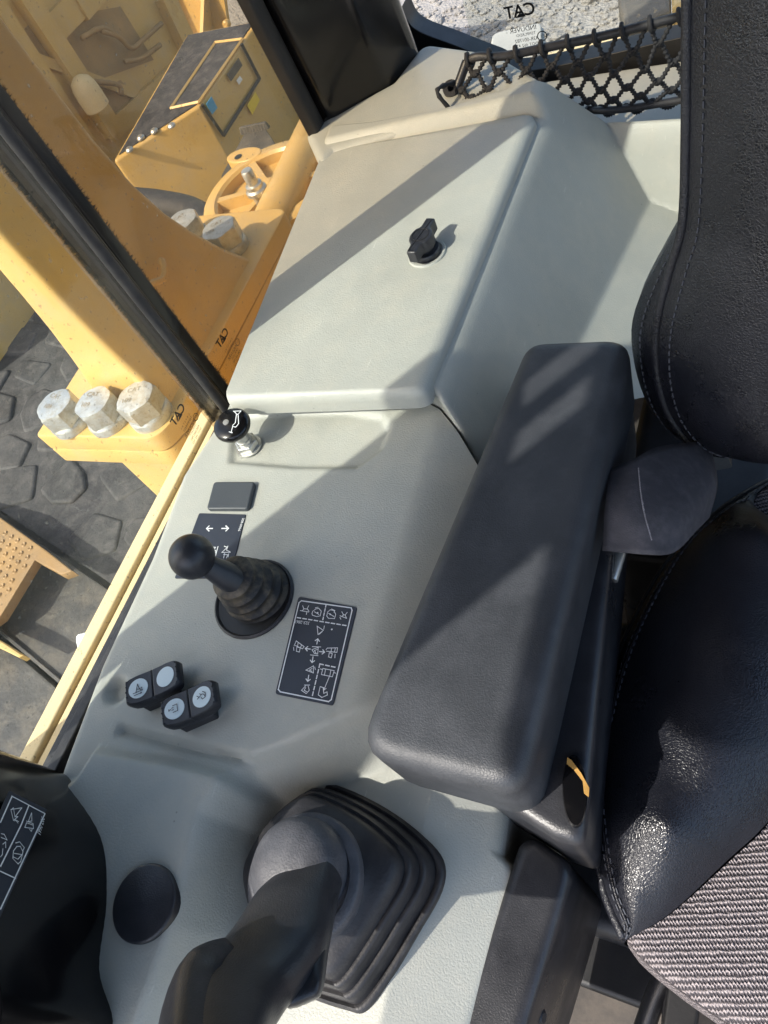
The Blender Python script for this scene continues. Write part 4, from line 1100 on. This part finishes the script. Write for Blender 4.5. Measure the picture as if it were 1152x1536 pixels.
mb = MB()
for a, b_ in ((dq[0], dq[1]), (dq[1], dq[2]), (dq[2], dq[3])): mb.add(tube([a + Vector((.001, 0, 0)), b_ + Vector((.001, 0, 0))], .008, 4))
mb.ob('door_gap', M['darkprint'], sx, smooth=False)
plate('handle_recess', [bx(340, 112), bx(346, 122), bx(363, 98), bx(357, 87)], M['steel'], .003, lift=.003)
plate('blue_sticker', [bx(308, 156), bx(317, 172), bx(325, 162), bx(316, 145)], M['blue'], .002, lift=.0045)
plate('small_label', [bx(354, 121), bx(358, 127), bx(363, 119), bx(359, 114)], M['white'], .002, lift=.003)
plate('yellow_sticker', [bx(370, 158), bx(378, 172), bx(389, 150), bx(382, 138)], M['yelstick'], .002, lift=.003)
for px, py in ((212, 208), (232, 198), (258, 190), (195, 226)):
    ob('stud', *lathe([(.016, 0), (.016, .006), (.010, .012), (0, .012)], U(px, py, ZB + .004), n=14, cap1=False), M['zinc'], sx)

# serrated step plate
stp = thing('step_plate', 'dark serrated steel step below the storage box', 'step', U(370, 235, -.6))
so = [xy(px, py, -.62) for px, py in ((327, 290), (332, 262), (366, 200), (398, 192), (412, 214), (410, 250), (352, 300))]
ob('plate', *slab(so, -.66, -.62, .003, 1), M['steel'], stp, smooth=False)
mb = MB()
for k in range(9):
    t = k / 8; p = U(366 + 34 * t, 199 - 7 * t, -.62); mb.add(lathe([(.014, 0), (.008, .02), (.004, .022)], p, n=6))
mb.ob('teeth', M['steel'], stp, smooth=False)

# big yellow housing beyond
hs = thing('machine_housing', 'tall yellow machine housing with ribs and pipes beyond the storage box', 'housing', (-3.2, 3.0, -1.7))
hx0 = -2.75
mb = MB().add(box(-4.4, hx0, 1.2, 3.35, -1.75, .15)); mb.ob('housing_body', M['yellow'], hs, bevel=.02)
def hw(px, py): return UP(px, py, (hx0, 0, 0), (1, 0, 0))
def bar(name, a, b_, w, m, d=.05):
    A, B = hw(*a), hw(*b_); dd = (B - A).normalized(); s = Vector((1, 0, 0)).cross(dd) * w
    v = [A - s, B - s, B + s, A + s]; plate(name, v, m, d, hs, Vector((1, 0, 0)), d)
bar('rib', (25, -10), (165, 200), .045, M['yellow']); bar('rib', (-20, -10), (130, 215), .03, M['yellow'], .03)
bar('rib', (240, -5), (290, 100), .05, M['yellow']); bar('brace', (110, 10), (175, -60), .06, M['yellow'], .04); bar('brace', (60, 60), (120, 0), .05, M['yellow'], .03)
bar('rib', (0, 70), (250, 160), .02, M['yellow'], .02); bar('rib', (160, 200), (275, 95), .04, M['yellow'], .03)
plate('recess_panel', [hw(70, 30), hw(120, 130), hw(230, 90), hw(180, 10)], M['ydirtshade'], .01, hs, Vector((1, 0, 0)), .003)
plate('recess_panel', [hw(20, 60), hw(70, 100), hw(110, 70), hw(60, 20)], M['ydirtshade'], .01, hs, Vector((1, 0, 0)), .004)
plate('recess_panel', [hw(130, 150), hw(150, 190), hw(205, 150), hw(180, 120)], M['ydirtshade'], .01, hs, Vector((1, 0, 0)), .004)
for pts in (((140, 50), (165, 58), (185, 75), (205, 60), (230, 38)), ((110, 60), (140, 45), (160, 55)), ((130, 125), (165, 130), (170, 145)), ((175, 95), (200, 90), (228, 70))):
    P = [hw(*p) + Vector((.05, 0, 0)) for p in pts]; ob('hose', *tube(catmull(P, 5), .011, 8), M['ydirtshade'], hs, angle=180)
dm = hw(95, 128)
ob('dome_cap', *lathe([(.055, -.06), (.055, .0), (.052, .03), (.042, .055), (.022, .07), (0, .075)], dm + Vector((.10, 0, -.05)), n=28, cap1=False), M['yellowpale'], hs)
# sunlit ribbed plate farther off
rp = thing('ribbed_plate', 'bright yellow plate with triangular stiffening ribs beyond the housing', 'plate', (-3.4, 5.2, -1.7))
def rpw(px, py, y=4.9): return UP(px, py, (0, y, 0), (0, 1, 0))
plate('face_plate', [rpw(215, 70), rpw(345, 60), rpw(330, -40), rpw(190, -40)], M['yellow'], .04, rp, Vector((0, -1, 0)))
for px in (268, 322):
    a, b_ = rpw(px, 55), rpw(px - 12, -30); c = b_ + Vector((0, -.03, 0)); d = a + Vector((0, -.22, 0))
    plate('stiffener', [a, d, c, b_], M['yellow'], .03, rp, Vector((1, 0, 0)))
for px, py in ((272, 44), (318, 42), (341, 34)):
    ob('plate_bolt', *lathe([(.03, 0), (.03, .03), (.02, .04), (0, .04)], rpw(px, py), (0, -1, 0), n=10, cap1=False), M['yellow'], rp)

# dark tyre rim behind the column foot
ty = thing('hose_loop', 'thick black rubber hose looping behind the column foot', 'hose', U(270, 320, -.35))
ob('hose', *tube(catmull([U(px, py, -.36) for px, py in ((190, 300), (245, 306), (290, 318), (322, 345), (330, 400))], 6), .035, 12), M['rubber'], ty, angle=180)

# crawler track: row of dirty steel shoes
tk_ = thing('crawler_track', 'dirty steel crawler track shoes beside the machine below the window', 'track', (-1.9, .6, -1.75))
g1a, g1b = U(95, 835, -.95), U(165, 882, -.95)
gd = (g1b - g1a).normalized(); gv = Vector((-gd.y, gd.x, 0)); P0 = (g1a + g1b) / 2
pitch = abs((U(42, 992, -.95) - P0).dot(gv))
for k in range(-4, 0):
    c = P0 + gv * (pitch * (k + .5)); h = pitch / 2 - .006
    q = [c + gd * a + gv * b_ for a, b_ in ((-.95, -h), (.42, -h), (.42, h), (-.95, h))]
    dz = -.008 * abs(math.sin(k * 2.3))
    s_ = slab([(p.x, p.y) for p in q], -1.0 + dz, -.95 + dz, .006, 2)
    o = ob('track_shoe', *s_, M['steel'], tk_, angle=40)
    mb = MB()
    for s in (-1, ):
        e = c + gv * (s * (h - .008)); w = gv * .007
        mb.add(loft([[p - w + Vector((0, 0, -.955 + dz - p.z)), p - w * .5 + Vector((0, 0, -.938 + dz - p.z)), p + w * .5 + Vector((0, 0, -.938 + dz - p.z)), p + w + Vector((0, 0, -.955 + dz - p.z))] for p in (e - gd * .94, e + gd * .41)]))
    mb.ob('grouser', M['steel'], o, smooth=False)
mb = MB().add(slab([tuple((P0 + gd * a + gv * b_).xy) for a, b_ in ((-.85, -.8), (.3, -.8), (.3, 2.6), (-.85, 2.6))], -1.75, -1.02, .02)); mb.ob('track_frame', M['steel'], tk_)
tyre = thing('rubber_tread', 'dark dusty rubber tread with irregular blocks below the bolted flange', 'tread', tuple(P0 + gv * .8 + Vector((0, 0, -.8))))
def tz(b_): return -.945 - .22 * max(0, (b_ - .9)) ** 2 - .02
tp_ = []; ths_ = [.012 + k * .12 for k in range(20)]
tv = [P0 + gd * a_ + gv * b_ + Vector((0, 0, tz(b_) + .95)) for b_ in ths_ for a_ in (-1.35, -.6, 0, .42)]
tf = grid_faces(4, len(ths_))
ob('carcass', tv + [p + Vector((0, 0, -.5)) for p in tv], tf + [tuple(i + len(tv) for i in f[::-1]) for f in tf], M['tyre'], tyre)
rng = random.Random(21)
for r_ in range(11):
    for c_ in range(8):
        b0_ = .10 + r_ * .20 + (c_ % 2) * .09; a0_ = .32 - c_ * .215 + rng.uniform(-.05, .05)
        n_ = rng.choice((4, 5, 6, 7)); rad_ = rng.uniform(.095, .118); ph = rng.random() * 6
        P = [P0 + gd * (a0_ + rad_ * 1.1 * math.cos(ph + q * 2 * math.pi / n_) * rng.uniform(.70, 1.22)) + gv * (b0_ + rad_ * .85 * math.sin(ph + q * 2 * math.pi / n_) * rng.uniform(.70, 1.22)) for q in range(n_)]
        zt_ = tz(b0_) + rng.uniform(.005, .012)
        ob('tread_block', *slab([(p.x, p.y) for p in P], zt_ - .04, zt_, .010, 2, rad=.02, rs=2), M['tyre'], tyre, angle=50)
# perforated yellow step over the track
ys = thing('perforated_step', 'yellow perforated boarding step above the crawler track', 'step', U(30, 850, -.85))
ZS = -.86
so = [xy(px, py, ZS) for px, py in ((-120, 740), (0, 776), (70, 826), (108, 856), (92, 862), (52, 840), (0, 925), (-120, 1010))]
ob('step_plate', *slab(so, ZS - .03, ZS, .004, 2), M['ydirtshade'], ys, angle=40)
a, b_, c = U(8, 800, ZS), U(38, 818, ZS), U(-20, 880, ZS)
for i in range(6):
    for j in range(7):
        p = a + (b_ - a) * (i / 3.2) + (c - a) * (j / 6.0)
        if sdpoly((p.x, p.y), so) > -.02: continue
        ob('perforation', *lathe([(.009, ZS + .0005), (.006, ZS + .004), (0, ZS + .001)], (p.x, p.y, 0), n=8, cap0=False, cap1=False), M['ydirtshade'], ys)
ys2 = thing('yellow_bracket', 'thin yellow bracket edge lying over the track near the black pillar', 'bracket', U(20, 970, -.85))
so = [xy(px, py, -.85) for px, py in ((-60, 930), (0, 960), (34, 982), (28, 986), (0, 972), (-60, 944))]
ob('bracket_plate', *slab(so, -.88, -.85, .003, 1), M['yellow'], ys2, smooth=False)
for k, (pts, zz, lab) in enumerate(((((110, 950), (134, 946), (136, 975), (118, 990)), -.4, 'white plastic lug standing outside the sill beside the track'), (((92, 1020), (104, 1010), (112, 1030), (70, 1105), (58, 1120)), -.4, 'white scuffed plastic guard running below the outer sill'))):
    P = round_poly([xy(px, py, zz) for px, py in pts], .01, 3)
    o = ob('plastic_guard', *slab(P, zz - .05, zz, .006, 3), M['white'], None, angle=50); tag(o, lab, 'guard')

# rear deck seen through the rear window
dk = thing('machine_deck', 'pale yellow machine deck edge behind the rear window', 'deck', (.2, 1.5, -.5))
rd = [UP(px, py, (0, 0, -.35), (0, 0, 1)) for px, py in ((800, 110), (1030, 62), (1030, 20), (870, 68))]
rdp = [tuple(U(px, py, -.35).xy) for px, py in ((700, 190), (820, 76), (1040, 28), (1250, -20), (1250, 120))]
ob('deck_plate', *slab(rdp, -.5, -.35, .01, 2), M['yellowpale'], dk, smooth=False)
cb = thing('filter_canister', 'tan rectangular canister with ribbed white cap behind the rear window', 'canister', U(770, 80, -.35))
qa = [xy(px, py, -.26) for px, py in ((738, 70), (818, 52), (820, 95), (742, 112))]
ob('canister_body', *slab(qa, -.6, -.27, .01, 3, rad=.02), M['yellow'], cb, angle=50)
for k in range(4):
    P = round_poly(inset([Vector(p) for p in qa] if area2(qa) > 0 else [Vector(p) for p in qa[::-1]], .004 if k % 2 else 0.0), .02)
    ob('cap_rib', *slab(P, -.268 + k * .010, -.2605 + k * .010, .003, 2), M['capwhite'], cb, angle=50)
rk = thing('steel_block', 'grey steel block with a yellow end on the rear deck', 'block', U(930, 20, -.35))
rb_ = [xy(px, py, -.30) for px, py in ((926, -10), (1006, -20), (1006, 14), (938, 44))]
ob('block_body', *slab(rb_, -.5, -.30, .01, 2), M['steel'], rk, smooth=False)
rb_ = [xy(px, py, -.30) for px, py in ((1008, -22), (1060, -30), (1060, 2), (1008, 13))]
ob('block_end', *slab(rb_, -.5, -.296, .01, 2), M['yellow'], rk, smooth=False)
